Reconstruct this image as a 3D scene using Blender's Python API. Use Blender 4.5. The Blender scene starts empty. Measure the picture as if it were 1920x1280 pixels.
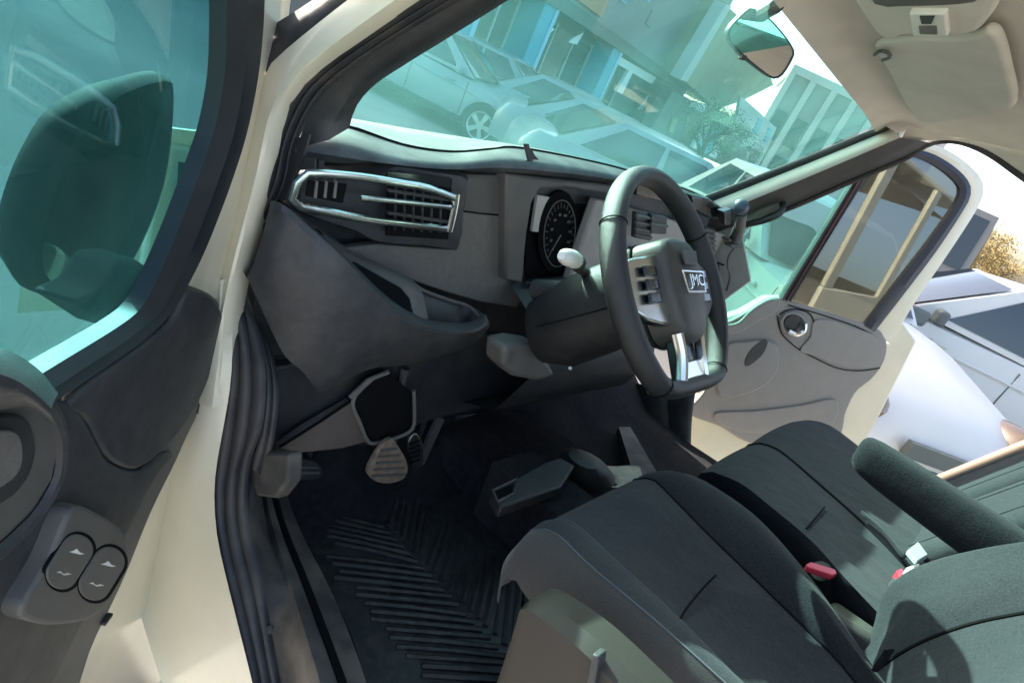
import bpy, bmesh, math, random
from mathutils import Vector, Matrix
R_ = math.radians
random.seed(4)
scn = bpy.context.scene
COL = scn.collection

# ------------------------------------------------------------------ camera
W, H, F = 1920.0, 1280.0, 1180.0
def axes(yaw, pitch, roll):
    yaw, pitch, roll = R_(yaw), R_(pitch), R_(roll)
    cy, sy, cp, sp = math.cos(yaw), math.sin(yaw), math.cos(pitch), math.sin(pitch)
    f = Vector((sy*cp, cy*cp, sp)); r = Vector((cy, -sy, 0)); u = r.cross(f)
    return (math.cos(roll)*r + math.sin(roll)*u, -math.sin(roll)*r + math.cos(roll)*u, f)
CV = Vector((-1.50, -.46, 1.45))                 # where the camera stands, measured in the van
AV = axes(55, -18.5, 20.5)                       # camera axes in the van's own frame
CW = Vector((-1.50, -.46, 1.70))                 # the same in the street
AW = axes(54, -23.0, 26.0)                       # the van stands a little nose down on the street
mv = Matrix((AV[0], AV[1], AV[2])); mw = Matrix((AW[0], AW[1], AW[2]))
ROT = mw.transposed() @ mv
VT = Matrix.Translation(CW - ROT @ CV) @ ROT.to_4x4()
cam = bpy.data.cameras.new('camera'); camo = bpy.data.objects.new('camera', cam); COL.objects.link(camo)
cam.sensor_width = 36; cam.lens = 36*F/W; cam.clip_start = .02; cam.clip_end = 3000
camo.matrix_world = Matrix.Translation(CW) @ Matrix((AW[0], AW[1], -AW[2])).transposed().to_4x4()
scn.camera = camo

# ------------------------------------------------------------------ light
SUNV = Vector((.15, .84, .50)).normalized()     # towards the sun, van frame
S = ROT @ SUNV
el = math.asin(S.z); az = math.atan2(S.x, S.y)
wd = bpy.data.worlds.new('World'); scn.world = wd; wd.use_nodes = True
nt = wd.node_tree; bg = nt.nodes['Background']
sk = nt.nodes.new('ShaderNodeTexSky'); sk.sky_type = 'NISHITA'; sk.sun_disc = False
sk.sun_elevation = el; sk.sun_rotation = az; sk.air_density = .8; sk.dust_density = 4.0; sk.ozone_density = .5
nt.links.new(sk.outputs[0], bg.inputs[0]); bg.inputs[1].default_value = .15
sl = bpy.data.lights.new('sun', 'SUN'); sl.energy = 5.0; sl.angle = R_(.5); sl.color = (1, .94, .84)
so = bpy.data.objects.new('sun', sl); COL.objects.link(so)
so.rotation_euler = S.to_track_quat('Z', 'Y').to_euler(); so.location = (0, 0, 30)
vs = scn.view_settings; vs.view_transform = 'Standard'; vs.look = 'None'; vs.gamma = 1; vs.exposure = 2.3
vs.use_curve_mapping = False
scn.cycles.max_bounces = 10; scn.cycles.transparent_max_bounces = 12

# ------------------------------------------------------------------ helpers
def U(px, py, X=None, Y=None, Z=None, pl=None):
    d = AV[0]*((px-W/2)/F) - AV[1]*((py-H/2)/F) + AV[2]
    if X is not None: t = (X-CV.x)/d.x
    elif Y is not None: t = (Y-CV.y)/d.y
    elif Z is not None: t = (Z-CV.z)/d.z
    else:
        n, o = pl; t = (Vector(o)-CV).dot(n)/d.dot(n)
    return CV + d*t
def UD(px, py, dist):                             # at a straight distance from the lens
    d = AV[0]*((px-W/2)/F) - AV[1]*((py-H/2)/F) + AV[2]
    return CV + d.normalized()*dist
def UL(l, **k): return [U(p[0], p[1], **k) for p in l]
def UY(l): return [U(a, b, Y=y) for a, b, y in l]
def UX(l): return [U(a, b, X=x) for a, b, x in l]
def UZ(l): return [U(a, b, Z=z) for a, b, z in l]
def UW(px, py, Z=0.0, dist=None):                 # street point seen at a pixel
    d = AW[0]*((px-W/2)/F) - AW[1]*((py-H/2)/F) + AW[2]
    if dist: return CW + d*(dist/math.hypot(d.x, d.y))
    return CW + d*((Z-CW.z)/d.z)
def cr(pts, n, closed=False):                     # Catmull-Rom, resampled by length to n points
    P = [Vector(p) for p in pts]; m = len(P); out = []
    segs = m if closed else m-1
    for i in range(segs):
        g = (lambda k: P[k % m]) if closed else (lambda k: P[max(0, min(m-1, k))])
        p0, p1, p2, p3 = g(i-1), g(i), g(i+1), g(i+2)
        for j in range(12):
            t = j/12
            out.append(.5*((2*p1)+(p2-p0)*t+(2*p0-5*p1+4*p2-p3)*t*t+(3*p1-p0-3*p2+p3)*t*t*t))
    out.append(P[0] if closed else P[-1])
    L = [0]
    for a, b in zip(out, out[1:]): L.append(L[-1]+(b-a).length)
    res = []; k = 0; cnt = n if closed else n-1
    for i in range(n):
        s = L[-1]*i/cnt
        while k < len(L)-2 and L[k+1] < s: k += 1
        q = (s-L[k])/max(1e-9, L[k+1]-L[k]); res.append(out[k].lerp(out[k+1], min(1, max(0, q))))
    return res
def lin(pts, n):                                  # the same without smoothing the corners
    P = [Vector(p) for p in pts]; L = [0]
    for a, b in zip(P, P[1:]): L.append(L[-1]+(b-a).length)
    res = []; k = 0
    for i in range(n):
        s = L[-1]*i/(n-1)
        while k < len(L)-2 and L[k+1] < s: k += 1
        q = (s-L[k])/max(1e-9, L[k+1]-L[k]); res.append(P[k].lerp(P[k+1], min(1, max(0, q))))
    return res
def cri(pts, k=4):                                # the same, k steps per given segment
    P = [Vector(p) for p in pts]; m = len(P); out = []
    for i in range(m-1):
        p0, p1, p2, p3 = P[max(0, i-1)], P[i], P[i+1], P[min(m-1, i+2)]
        for j in range(k):
            t = j/k; out.append(.5*((2*p1)+(p2-p0)*t+(2*p0-5*p1+4*p2-p3)*t*t+(3*p1-p0-3*p2+p3)*t*t*t))
    out.append(P[-1]); return out
def add(name, bm, m, parent=None, smooth=True, ang=38, bevel=0, seg=2, sub=0, solid=0, off=0, kind=None, loc=None):
    bmesh.ops.recalc_face_normals(bm, faces=bm.faces)
    if loc is not None: bmesh.ops.translate(bm, vec=-Vector(loc), verts=bm.verts)
    me = bpy.data.meshes.new(name); bm.to_mesh(me); bm.free()
    if m: me.materials.append(m)
    if smooth:
        for p in me.polygons: p.use_smooth = True
        if ang: me.set_sharp_from_angle(angle=R_(ang))
    o = bpy.data.objects.new(name, me); COL.objects.link(o)
    if parent: o.parent = parent
    if solid:
        md = o.modifiers.new('solidify', 'SOLIDIFY'); md.thickness = solid; md.offset = off
    if bevel:
        md = o.modifiers.new('bevel', 'BEVEL'); md.width = bevel; md.segments = seg; md.limit_method = 'ANGLE'; md.angle_limit = R_(35)
    if sub:
        md = o.modifiers.new('subsurf', 'SUBSURF'); md.levels = sub; md.render_levels = sub
    if kind: o['kind'] = kind
    if loc is not None: o.location = loc
    return o
def b_loft(bm, rows, closed=False, cap=False):
    V = [[bm.verts.new(p) for p in r] for r in rows]
    n = len(rows[0])
    for a, b in zip(V, V[1:]):
        for i in range(n if closed else n-1):
            j = (i+1) % n
            try: bm.faces.new((a[i], a[j], b[j], b[i]))
            except ValueError: pass
    if cap:
        bm.faces.new(V[0][::-1]); bm.faces.new(V[-1])
    return V
def loft(rows, closed=False, cap=False):
    bm = bmesh.new(); b_loft(bm, rows, closed, cap); return bm
def b_plate(bm, pts, vec):                        # polygon pushed along vec into a slab
    vec = Vector(vec); a = [bm.verts.new(p) for p in pts]; b = [bm.verts.new(Vector(p)+vec) for p in pts]
    bm.faces.new(a); bm.faces.new(b[::-1]); n = len(a)
    for i in range(n): bm.faces.new((a[i], b[i], b[(i+1) % n], a[(i+1) % n]))
def plate(pts, vec):
    bm = bmesh.new(); b_plate(bm, pts, vec); return bm
def b_ring(bm, outer, inner, vec):                # slab with a hole, equal point counts
    vec = Vector(vec); n = len(outer)
    A = [bm.verts.new(p) for p in outer]; B = [bm.verts.new(p) for p in inner]
    C = [bm.verts.new(Vector(p)+vec) for p in outer]; D = [bm.verts.new(Vector(p)+vec) for p in inner]
    for i in range(n):
        j = (i+1) % n
        bm.faces.new((A[i], A[j], B[j], B[i])); bm.faces.new((C[i], D[i], D[j], C[j]))
        bm.faces.new((A[i], C[i], C[j], A[j])); bm.faces.new((B[i], B[j], D[j], D[i]))
def ring(outer, inner, vec):
    bm = bmesh.new(); b_ring(bm, outer, inner, vec); return bm
def b_tube(bm, pts, r, res=10, closed=False, cap=True, flat=1.0, upv=None):
    P = [Vector(p) for p in pts]; n = len(P); rows = []; prev = None
    for i, p in enumerate(P):
        if closed: t = (P[(i+1) % n]-P[i-1])
        else: t = P[min(n-1, i+1)]-P[max(0, i-1)]
        t.normalize()
        if prev is None:
            a = Vector(upv) if upv is not None else (Vector((0, 0, 1)) if abs(t.z) < .9 else Vector((1, 0, 0)))
        else: a = prev
        a = (a-t*a.dot(t)).normalized(); prev = a; b = t.cross(a)
        rr = r[i] if isinstance(r, (list, tuple)) else r
        rows.append([p+(a*math.cos(k*math.tau/res)+b*math.sin(k*math.tau/res)*flat)*rr for k in range(res)])
    if closed: rows.append(rows[0])
    V = b_loft(bm, rows, True, cap and not closed)
    if closed: bmesh.ops.remove_doubles(bm, verts=V[0]+V[-1], dist=1e-6)
def tube(pts, r, res=10, **k):
    bm = bmesh.new(); b_tube(bm, pts, r, res, **k); return bm
def b_box(bm, c, sx, sy, sz, ax=None):
    c = Vector(c); ax = ax or (Vector((1, 0, 0)), Vector((0, 1, 0)), Vector((0, 0, 1)))
    v = [bm.verts.new(c+ax[0]*(sx*i/2)+ax[1]*(sy*j/2)+ax[2]*(sz*k/2)) for i in (-1, 1) for j in (-1, 1) for k in (-1, 1)]
    for f in ((0, 1, 3, 2), (4, 6, 7, 5), (0, 4, 5, 1), (2, 3, 7, 6), (0, 2, 6, 4), (1, 5, 7, 3)): bm.faces.new([v[i] for i in f])
def box(c, sx, sy, sz, ax=None):
    bm = bmesh.new(); b_box(bm, c, sx, sy, sz, ax); return bm
def b_ball(bm, c, rx, ry=None, rz=None, ax=None, u=14, v=9):
    ry = ry or rx; rz = rz or rx; ax = ax or (Vector((1, 0, 0)), Vector((0, 1, 0)), Vector((0, 0, 1))); c = Vector(c)
    m = Matrix.Translation(c) @ Matrix((ax[0]*rx, ax[1]*ry, ax[2]*rz)).transposed().to_4x4()
    bmesh.ops.create_uvsphere(bm, u_segments=u, v_segments=v, radius=1, matrix=m)
def b_disc(bm, c, r, n, thick, seg=24):           # short cylinder round axis n
    n = Vector(n).normalized(); a = n.orthogonal().normalized(); b = n.cross(a); c = Vector(c)
    pts = [c+(a*math.cos(k*math.tau/seg)+b*math.sin(k*math.tau/seg))*r for k in range(seg)]
    b_plate(bm, pts, n*thick)
def frame_of(n, up=(0, 0, 1)):
    n = Vector(n).normalized(); r = Vector(up).cross(n).normalized(); return r, n.cross(r), n
FONT = None
def text(name, s, size, origin, right, up, m, parent, thick=.0006, sx=1.0, loc=None):
    cu = bpy.data.curves.new(name, 'FONT'); cu.body = s; cu.size = size; cu.extrude = thick; cu.align_x = 'CENTER'; cu.align_y = 'CENTER'
    cu.resolution_u = 3
    o = bpy.data.objects.new('tmp', cu); COL.objects.link(o)
    bpy.context.view_layer.update()
    dg = bpy.context.evaluated_depsgraph_get(); me = bpy.data.meshes.new_from_object(o.evaluated_get(dg))
    bpy.data.objects.remove(o)
    right = Vector(right).normalized(); up = Vector(up).normalized(); n = right.cross(up)
    me.transform(Matrix.Translation(Vector(origin)) @ Matrix((right*sx, up, n)).transposed().to_4x4())
    me.name = name; me.materials.clear(); me.materials.append(m)
    t = bpy.data.objects.new(name, me); COL.objects.link(t)
    if parent: t.parent = parent
    return t

# ------------------------------------------------------------------ materials
def mat(name, col, rough=.55, metal=0., noise=0., nscale=30., bump=0., bscale=400., spec=.5, dust=0., dustcol=(.30, .27, .22), sheen=0., coat=0., detail=4, dscale=6., wrinkle=0.):
    m = bpy.data.materials.new(name); m.use_nodes = True; t = m.node_tree; b = t.nodes['Principled BSDF']
    b.inputs['Base Color'].default_value = (*col, 1); b.inputs['Roughness'].default_value = rough; b.inputs['Metallic'].default_value = metal
    b.inputs['Specular IOR Level'].default_value = spec
    if sheen: b.inputs['Sheen Weight'].default_value = sheen
    if coat: b.inputs['Coat Weight'].default_value = coat; b.inputs['Coat Roughness'].default_value = .06
    tc = t.nodes.new('ShaderNodeTexCoord'); last = None
    def nz(scale, det=4):
        n = t.nodes.new('ShaderNodeTexNoise'); n.inputs['Scale'].default_value = scale; n.inputs['Detail'].default_value = det
        t.links.new(tc.outputs['Object'], n.inputs['Vector']); return n
    if noise:
        n = nz(nscale, detail); r = t.nodes.new('ShaderNodeValToRGB')
        r.color_ramp.elements[0].color = (*[c*(1-noise) for c in col], 1); r.color_ramp.elements[1].color = (*[min(1, c*(1+noise)) for c in col], 1)
        r.color_ramp.elements[0].position = .3; r.color_ramp.elements[1].position = .7
        t.links.new(n.outputs[0], r.inputs[0]); last = r.outputs[0]
        rr = t.nodes.new('ShaderNodeMapRange'); rr.inputs['To Min'].default_value = rough*.85; rr.inputs['To Max'].default_value = min(1, rough*1.2)
        n2 = nz(nscale*.35); t.links.new(n2.outputs[0], rr.inputs[0]); t.links.new(rr.outputs[0], b.inputs['Roughness'])
    if dust:
        n = nz(dscale, 8); r = t.nodes.new('ShaderNodeValToRGB'); r.color_ramp.elements[0].position = .42; r.color_ramp.elements[1].position = .75
        r.color_ramp.elements[1].color = (dust, dust, dust, 1)
        t.links.new(n.outputs[0], r.inputs[0]); mx = t.nodes.new('ShaderNodeMixRGB'); mx.inputs[1].default_value = (*col, 1); mx.inputs[2].default_value = (*dustcol, 1)
        if last: t.links.new(last, mx.inputs[1])
        t.links.new(r.outputs[0], mx.inputs[0]); last = mx.outputs[0]
    if last: t.links.new(last, b.inputs['Base Color'])
    if bump:
        n = nz(bscale, 2); bp = t.nodes.new('ShaderNodeBump'); bp.inputs['Strength'].default_value = bump; bp.inputs['Distance'].default_value = .001
        t.links.new(n.outputs[0], bp.inputs['Height'])
        if wrinkle:
            n2 = nz(16, 3); b2 = t.nodes.new('ShaderNodeBump'); b2.inputs['Strength'].default_value = wrinkle; b2.inputs['Distance'].default_value = .012
            t.links.new(n2.outputs[0], b2.inputs['Height']); t.links.new(b2.outputs[0], bp.inputs['Normal'])
        t.links.new(bp.outputs[0], b.inputs['Normal'])
    return m
def glass(name, tint, refl=.10, dust=.05, dustcol=(.55, .7, .68), dscale=3., fres=.45, rough=.0):  # dust film whose colour also carries the pale teal haze of light
    m = bpy.data.materials.new(name); m.use_nodes = True; t = m.node_tree; t.nodes.clear()
    out = t.nodes.new('ShaderNodeOutputMaterial'); tr = t.nodes.new('ShaderNodeBsdfTransparent'); tr.inputs[0].default_value = (*tint, 1)
    gl = t.nodes.new('ShaderNodeBsdfGlossy'); gl.inputs['Roughness'].default_value = rough; gl.inputs[0].default_value = (.9, 1, .98, 1)
    lw = t.nodes.new('ShaderNodeLayerWeight'); lw.inputs[0].default_value = .5
    pw = t.nodes.new('ShaderNodeMath'); pw.operation = 'POWER'; pw.inputs[1].default_value = 5; t.links.new(lw.outputs['Facing'], pw.inputs[0])
    mxm = t.nodes.new('ShaderNodeMath'); mxm.operation = 'MULTIPLY_ADD'; mxm.inputs[1].default_value = fres; mxm.inputs[2].default_value = refl; t.links.new(pw.outputs[0], mxm.inputs[0])
    mx = t.nodes.new('ShaderNodeMixShader'); t.links.new(mxm.outputs[0], mx.inputs[0]); t.links.new(tr.outputs[0], mx.inputs[1]); t.links.new(gl.outputs[0], mx.inputs[2])
    d = t.nodes.new('ShaderNodeBsdfDiffuse'); d.inputs[0].default_value = (*dustcol, 1); tl = t.nodes.new('ShaderNodeBsdfTranslucent'); tl.inputs[0].default_value = (*dustcol, 1)
    dm = t.nodes.new('ShaderNodeMixShader'); dm.inputs[0].default_value = .5; t.links.new(d.outputs[0], dm.inputs[1]); t.links.new(tl.outputs[0], dm.inputs[2])
    tc = t.nodes.new('ShaderNodeTexCoord'); n = t.nodes.new('ShaderNodeTexNoise'); n.inputs['Scale'].default_value = dscale; n.inputs['Detail'].default_value = 6
    t.links.new(tc.outputs['Object'], n.inputs['Vector']); mr = t.nodes.new('ShaderNodeMapRange'); mr.inputs['From Min'].default_value = .3; mr.inputs['From Max'].default_value = .75
    mr.inputs['To Min'].default_value = dust*.5; mr.inputs['To Max'].default_value = dust*1.6; t.links.new(n.outputs[0], mr.inputs[0])
    m2 = t.nodes.new('ShaderNodeMixShader'); t.links.new(mr.outputs[0], m2.inputs[0]); t.links.new(mx.outputs[0], m2.inputs[1]); t.links.new(dm.outputs[0], m2.inputs[2])
    t.links.new(m2.outputs[0], out.inputs[0]); return m
M = {}
M['cream'] = mat('cream_paint', (.72, .66, .50), .32, noise=.03, nscale=5, coat=.5, dust=.25, dustcol=(.55, .47, .34), dscale=9)
M['black'] = mat('black_plastic', (.021, .0215, .0225), .5, noise=.2, nscale=60, bump=.6, bscale=420, dust=.25, dustcol=(.12, .11, .10))
M['dash'] = mat('dash_plastic', (.033, .034, .036), .5, noise=.2, nscale=70, bump=.7, bscale=420, dust=.35, dustcol=(.085, .08, .074), dscale=18)
M['dashpad'] = mat('dash_pad', (.035, .040, .045), .6, noise=.1, nscale=14, bump=.5, bscale=800, dust=.5, dustcol=(.20, .21, .2), dscale=14)
M['fascia'] = mat('grey_fascia', (.135, .125, .11), .55, noise=.10, nscale=90, bump=.6, bscale=450)
M['midgrey'] = mat('grey_plastic', (.085, .08, .072), .55, noise=.12, nscale=14, bump=.4, bscale=900, dust=.3, dustcol=(.2, .17, .14))
M['rubber'] = mat('seal_rubber', (.026, .026, .028), .6, noise=.2, nscale=25, dust=.32, dustcol=(.15, .125, .105), dscale=12)
M['frameblack'] = mat('window_channel', (.014, .015, .017), .5, noise=.2, nscale=25)
M['carpet'] = mat('floor_carpet', (.016, .016, .018), .95, noise=.3, nscale=60, bump=.8, bscale=500, spec=.1, dust=.4, dustcol=(.06, .055, .05))
M['matrub'] = mat('mat_rubber', (.015, .0155, .017), .5, noise=.3, nscale=60, bump=.5, bscale=300, dust=.45, dustcol=(.075, .065, .055), dscale=45)
M['sill'] = mat('dusty_sill', (.05, .046, .042), .7, noise=.3, nscale=14, bump=.5, bscale=200, dust=.8, dustcol=(.20, .165, .13), dscale=11)
M['seat'] = mat('seat_cloth', (.027, .0285, .033), .95, noise=.32, nscale=330, bump=.8, bscale=420, sheen=.08, spec=.15, dust=.35, dustcol=(.05, .05, .053), dscale=7, wrinkle=.45)
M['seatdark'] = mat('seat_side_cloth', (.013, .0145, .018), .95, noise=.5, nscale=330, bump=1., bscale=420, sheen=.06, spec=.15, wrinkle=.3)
M['stitch'] = mat('seat_stitch', (.075, .085, .10), .8)
M['trim'] = mat('door_trim_beige', (.27, .25, .23), .55, noise=.04, nscale=20, bump=.4, bscale=1100)
M['beige'] = mat('headliner_cloth', (.60, .565, .50), .95, noise=.06, nscale=9, bump=.5, bscale=700, spec=.1)
M['visor'] = mat('visor_cloth', (.58, .54, .475), .9, noise=.05, nscale=6, bump=.3, bscale=700, spec=.15)
M['white'] = mat('white_plastic', (.72, .70, .64), .4, noise=.03)
M['icon'] = mat('white_print', (.75, .75, .72), .5)
M['chrome'] = mat('satin_chrome', (.72, .73, .70), .22, metal=1., noise=.05, nscale=20)
M['gloss'] = mat('gloss_black', (.012, .013, .016), .12, spec=.6, noise=.1, nscale=6)
M['hole'] = mat('dark_void', (.006, .006, .0065), .9, spec=.08)
M['leather'] = mat('wheel_leather', (.012, .0125, .014), .40, noise=.2, nscale=30, bump=.8, bscale=1400, dust=.15, dustcol=(.05, .046, .042))
M['mirror'] = mat('mirror_silver', (.85, .86, .86), .02, metal=1.)
M['red'] = mat('red_plastic', (.55, .03, .06), .35, noise=.05)
M['metal'] = mat('bare_metal', (.42, .40, .36), .4, metal=1., noise=.2, nscale=40)
M['pedal'] = mat('worn_pedal_rubber', (.20, .145, .10), .75, noise=.3, nscale=60, bump=.5, bscale=300)
M['paper'] = mat('crumpled_paper', (.55, .50, .38), .8, noise=.15, nscale=30)
M['column'] = mat('column_plastic', (.013, .0132, .0136), .55, noise=.2, nscale=60, bump=.6, bscale=420, spec=.3, dust=.2, dustcol=(.05, .047, .043), dscale=18)
M['hub'] = mat('hub_plastic', (.042, .039, .035), .5, noise=.1, nscale=60, bump=.5, bscale=420)
M['glass'] = glass('windscreen_glass', (.44, .75, .71), .03, .078, (.18, .60, .58))
M['sideglass'] = glass('side_glass', (.36, .66, .68), .075, .022, (.22, .56, .57))
M['clearglass'] = glass('clear_glass', (.25, .245, .21), .09, .03, (.45, .42, .36))
M['quarter'] = glass('quarter_glass', (.42, .72, .68), .06, .04)
M['lens'] = glass('gauge_lens', (.85, .87, .88), .05, .0)

# ------------------------------------------------------------------ tagging
def tag(o, label=None, cat=None, group=None, kind=None):
    if label: o['label'] = label
    if cat: o['category'] = cat
    if group: o['group'] = group
    if kind: o['kind'] = kind
    return o
# ------------------------------------------------------------------ the van
van = bpy.data.objects.new('van', None); COL.objects.link(van); van.matrix_world = VT
tag(van, 'cream van seen from its open driver door, black dashboard and dark cloth seats inside', 'van')
def A(name, bm, m, parent=None, label=None, **k):
    o = add(name, bm, M[m] if isinstance(m, str) else m, parent or van, **k)
    if label: o['label'] = label
    return o
WP = (Vector((0, .859, 1)).normalized(), Vector((.8, .555, 1.432)))     # windscreen plane
def wz(y): return 1.432-.859*(y-.555)
# driver door plane and passenger door plane
DH = Vector((-1.0, .45, 1.0)); DD = Vector((-math.sin(R_(46)), -math.cos(R_(46)), 0)); DN = Vector((-DD.y, DD.x, 0))
PH = Vector((1.0, .50, 1.0)); PD = Vector((math.sin(R_(42)), -math.cos(R_(42)), 0)); PN = Vector((PD.y, -PD.x, 0))
def D(l, off=0.): return [U(a, b, pl=(DN, DH+DN*off)) for a, b in l]
def Pd(l, off=0.): return [U(a, b, pl=(PN, PH+PN*off)) for a, b in l]

# ---- body shell
bm = bmesh.new()
b_box(bm, (0, -1.58, 1.965), 1.96, 3.2, .03)                              # roof skin
for s in (-1, 1):
    b_box(bm, (s*.985, -2.05, .83), .03, 2.4, .70)                         # side walls behind the doors, open windows above
    for y in (-.93, -2.0, -3.15): b_box(bm, (s*.985, y, 1.56), .03, .14, .76)
    b_box(bm, (s*.95, -1.2, .40), .03, 3.9, .14)                          # sills
b_box(bm, (0, -3.2, .8), 1.94, .03, .7)
b_box(bm, (0, .90, .70), 1.90, .03, .95)                                   # bulkhead
body = A('body', bm, 'cream', bevel=.008)
# floor and toe board
rows = [[Vector((x, y, z)) for x in (-.93, -.5, 0, .5, .95)] for y, z in ((-3.1, .5), (-.75, .5), (.25, .5), (.45, .53), (.62, .66), (.78, .9), (.85, 1.15))]
A('floor', loft(rows), 'carpet', ang=60)
# hood of the van and front wings, mostly hidden
rows = [[Vector((x, y, z-.05*(x/.95)**2)) for x in (-.97, -.6, 0, .6, .97)] for y, z in ((.86, 1.26), (1.15, 1.20), (1.45, 1.08), (1.6, .85), (1.62, .5))]
A('hood', loft(rows), 'cream')
# outer A pillar strip (cream) and its black gasket, driver side
pl_l = cr(UX([(715, 0, -1.01), (640, 55, -1.01), (560, 118, -1.01), (533, 150, -1.01), (500, 230, -1.01), (480, 330, -1.01), (440, 480, -1.01), (418, 580, -1.012), (402, 660, -1.014), (385, 760, -1.016)]), 20)
pl_r = cr(UX([(800, -6, -.985), (690, 68, -.985), (610, 124, -.985), (560, 172, -.985), (535, 220, -.985), (515, 300, -.985), (475, 450, -.985), (446, 560, -.987), (434, 660, -.989), (424, 760, -.991)]), 20)
A('pillar', loft([[p+Vector((0, .05, 0)) for p in pl_l], pl_l, [a.lerp(b, .5)+Vector((-.008, -.004, 0)) for a, b in zip(pl_l, pl_r)], pl_r, [p+Vector((.03, .03, 0)) for p in pl_r]]), 'cream')
ga = cr(UX([(690, -10, -1.0), (610, 38, -1.0), (545, 75, -1.0), (520, 95, -1.0)]), 10)
gb = cr(UX([(735, -20, -1.0), (640, 58, -1.0), (555, 122, -1.0), (520, 160, -1.0)]), 10)
A('windscreen_gasket', loft([[p+Vector((0, .06, 0)) for p in ga], [p+Vector((-.004, .03, 0)) for p in gb]]), 'rubber', solid=.012)
# cream hinge pillar below the belt, driver side
sl_px = [(800, -8), (690, 62), (610, 118), (560, 165), (532, 215), (515, 270), (498, 340), (470, 430), (442, 510), (428, 560), (430, 640), (426, 720), (413, 800), (399, 880), (396, 940), (402, 1010), (420, 1090), (440, 1170), (470, 1290), (480, 1340)]
sr_px = [(880, -8), (745, 75), (655, 135), (605, 180), (572, 235), (553, 285), (540, 350), (503, 420), (474, 490), (464, 545), (480, 600), (494, 660), (499, 720), (492, 800), (472, 860), (464, 930), (472, 1000), (492, 1080), (508, 1180), (528, 1290), (536, 1340)]
hp_r = cr(UX([(p[0]+6, p[1], -.99) for p in sl_px[8:]]), 24)
hp_l = cr(UX([(405, 520, -1.015), (400, 600, -1.015), (372, 760, -1.015), (330, 900, -1.015), (285, 1020, -1.015), (265, 1090, -1.015), (292, 1180, -1.015), (330, 1300, -1.015), (345, 1340, -1.015)]), 24)
A('hinge_pillar', loft([[p+Vector((-.01, .05, 0)) for p in hp_l], hp_l, [a.lerp(b, .12)+Vector((-.002, -.012, 0)) for a, b in zip(hp_l, hp_r)], [a.lerp(b, .5)+Vector((-.002, -.016, 0)) for a, b in zip(hp_l, hp_r)], hp_r]), 'cream')
# ribbed door seal, driver side
def ribbon(pl, pr, Xl, Xr, n, ribs, depth, prof=6):
    a = cri([U(x, y, X=Xl) for x, y in pl]); b = cri([U(x, y, X=Xr) for x, y in pr]); k = ribs*prof; rows = []
    for j in range(k+1):
        t = j/k; h = abs(math.sin(math.pi*ribs*t))**.6
        rows.append([p.lerp(q, t)+Vector((-.6, -.75, .1)).normalized()*depth*h for p, q in zip(a, b)])
    return loft(rows)
A('door_seal', ribbon(sl_px, sr_px, -.985, -.945, 60, 3, .009), 'rubber', ang=80)
# second inner seal strip against the kick panel
A('kick_seal', ribbon([(478, 590), (494, 660), (499, 720), (492, 800), (470, 870)], [(505, 640), (520, 700), (522, 760), (513, 830), (498, 900)], -.94, -.92, 20, 2, .006), 'rubber', ang=80)
# inner pillar trim, driver side (black band beside the windscreen)
pt_o = cr(UX([(885, -20, -.95), (745, 72, -.95), (655, 132, -.95), (605, 177, -.95), (572, 232, -.95), (556, 280, -.95)]), 20)
pt_i = cr([U(x, y, X=-.90) for x, y in [(962, -5), (830, 78), (765, 118), (702, 160), (668, 200), (655, 240)]], 20)
pt_m = [a.lerp(b, .55)+Vector((-.006, -.018, 0)) for a, b in zip(pt_o, pt_i)]
A('pillar_trim', loft([pt_o, [a.lerp(b, .25)+Vector((-.004, -.008, 0)) for a, b in zip(pt_o, pt_i)], pt_m, pt_i, [p+Vector((.005, .07, .0)) for p in pt_i]]), 'black', ang=60)
# passenger pillar: black border, pale lining, black outer band
ca = [U(1300, 376, pl=WP), U(1322, 367, pl=WP), U(1490, 301, pl=WP), U(1656, 234, pl=WP)]
cb = UX([(1310, 387, .82), (1336, 378, .82), (1505, 311, .82), (1670, 243, .82)])
cc = UX([(1318, 412, .80), (1348, 400, .80), (1520, 330, .80), (1688, 258, .80)])
cd = UX([(1330, 445, .93), (1378, 428, .93), (1490, 382, .93), (1600, 334, .93), (1690, 297, .93), (1742, 268, .93)])
n = 24; ca, cb, cc, cd = cr(ca, n), cr(cb, n), cr(cc, n), cr(cd, n)
A('pillar_trim', loft([ca, cb]), 'black', solid=.004)
A('pillar_lining', loft([cb, [a.lerp(b, .5)+Vector((-.003, .0, .002)) for a, b in zip(cb, cc)], cc]), 'visor', label='pale lining of the passenger windscreen pillar', solid=.004)
A('pillar_trim', loft([cc, [a.lerp(b, .5)+Vector((-.02, -.012, 0)) for a, b in zip(cc, cd)], cd, [p+Vector((.05, .02, 0)) for p in cd]]), 'black')
# passenger opening seal
ps = cr(UX([(1300, 470, .945), (1378, 430, .945), (1490, 386, .945), (1600, 338, .945), (1690, 300, .945), (1740, 270, .945), (1775, 263, .945), (1812, 268, .945), (1860, 290, .945), (1925, 336, .945), (2000, 385, .945)]), 50)
A('door_seal', tube(ps, .011, 8), 'rubber')
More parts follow.
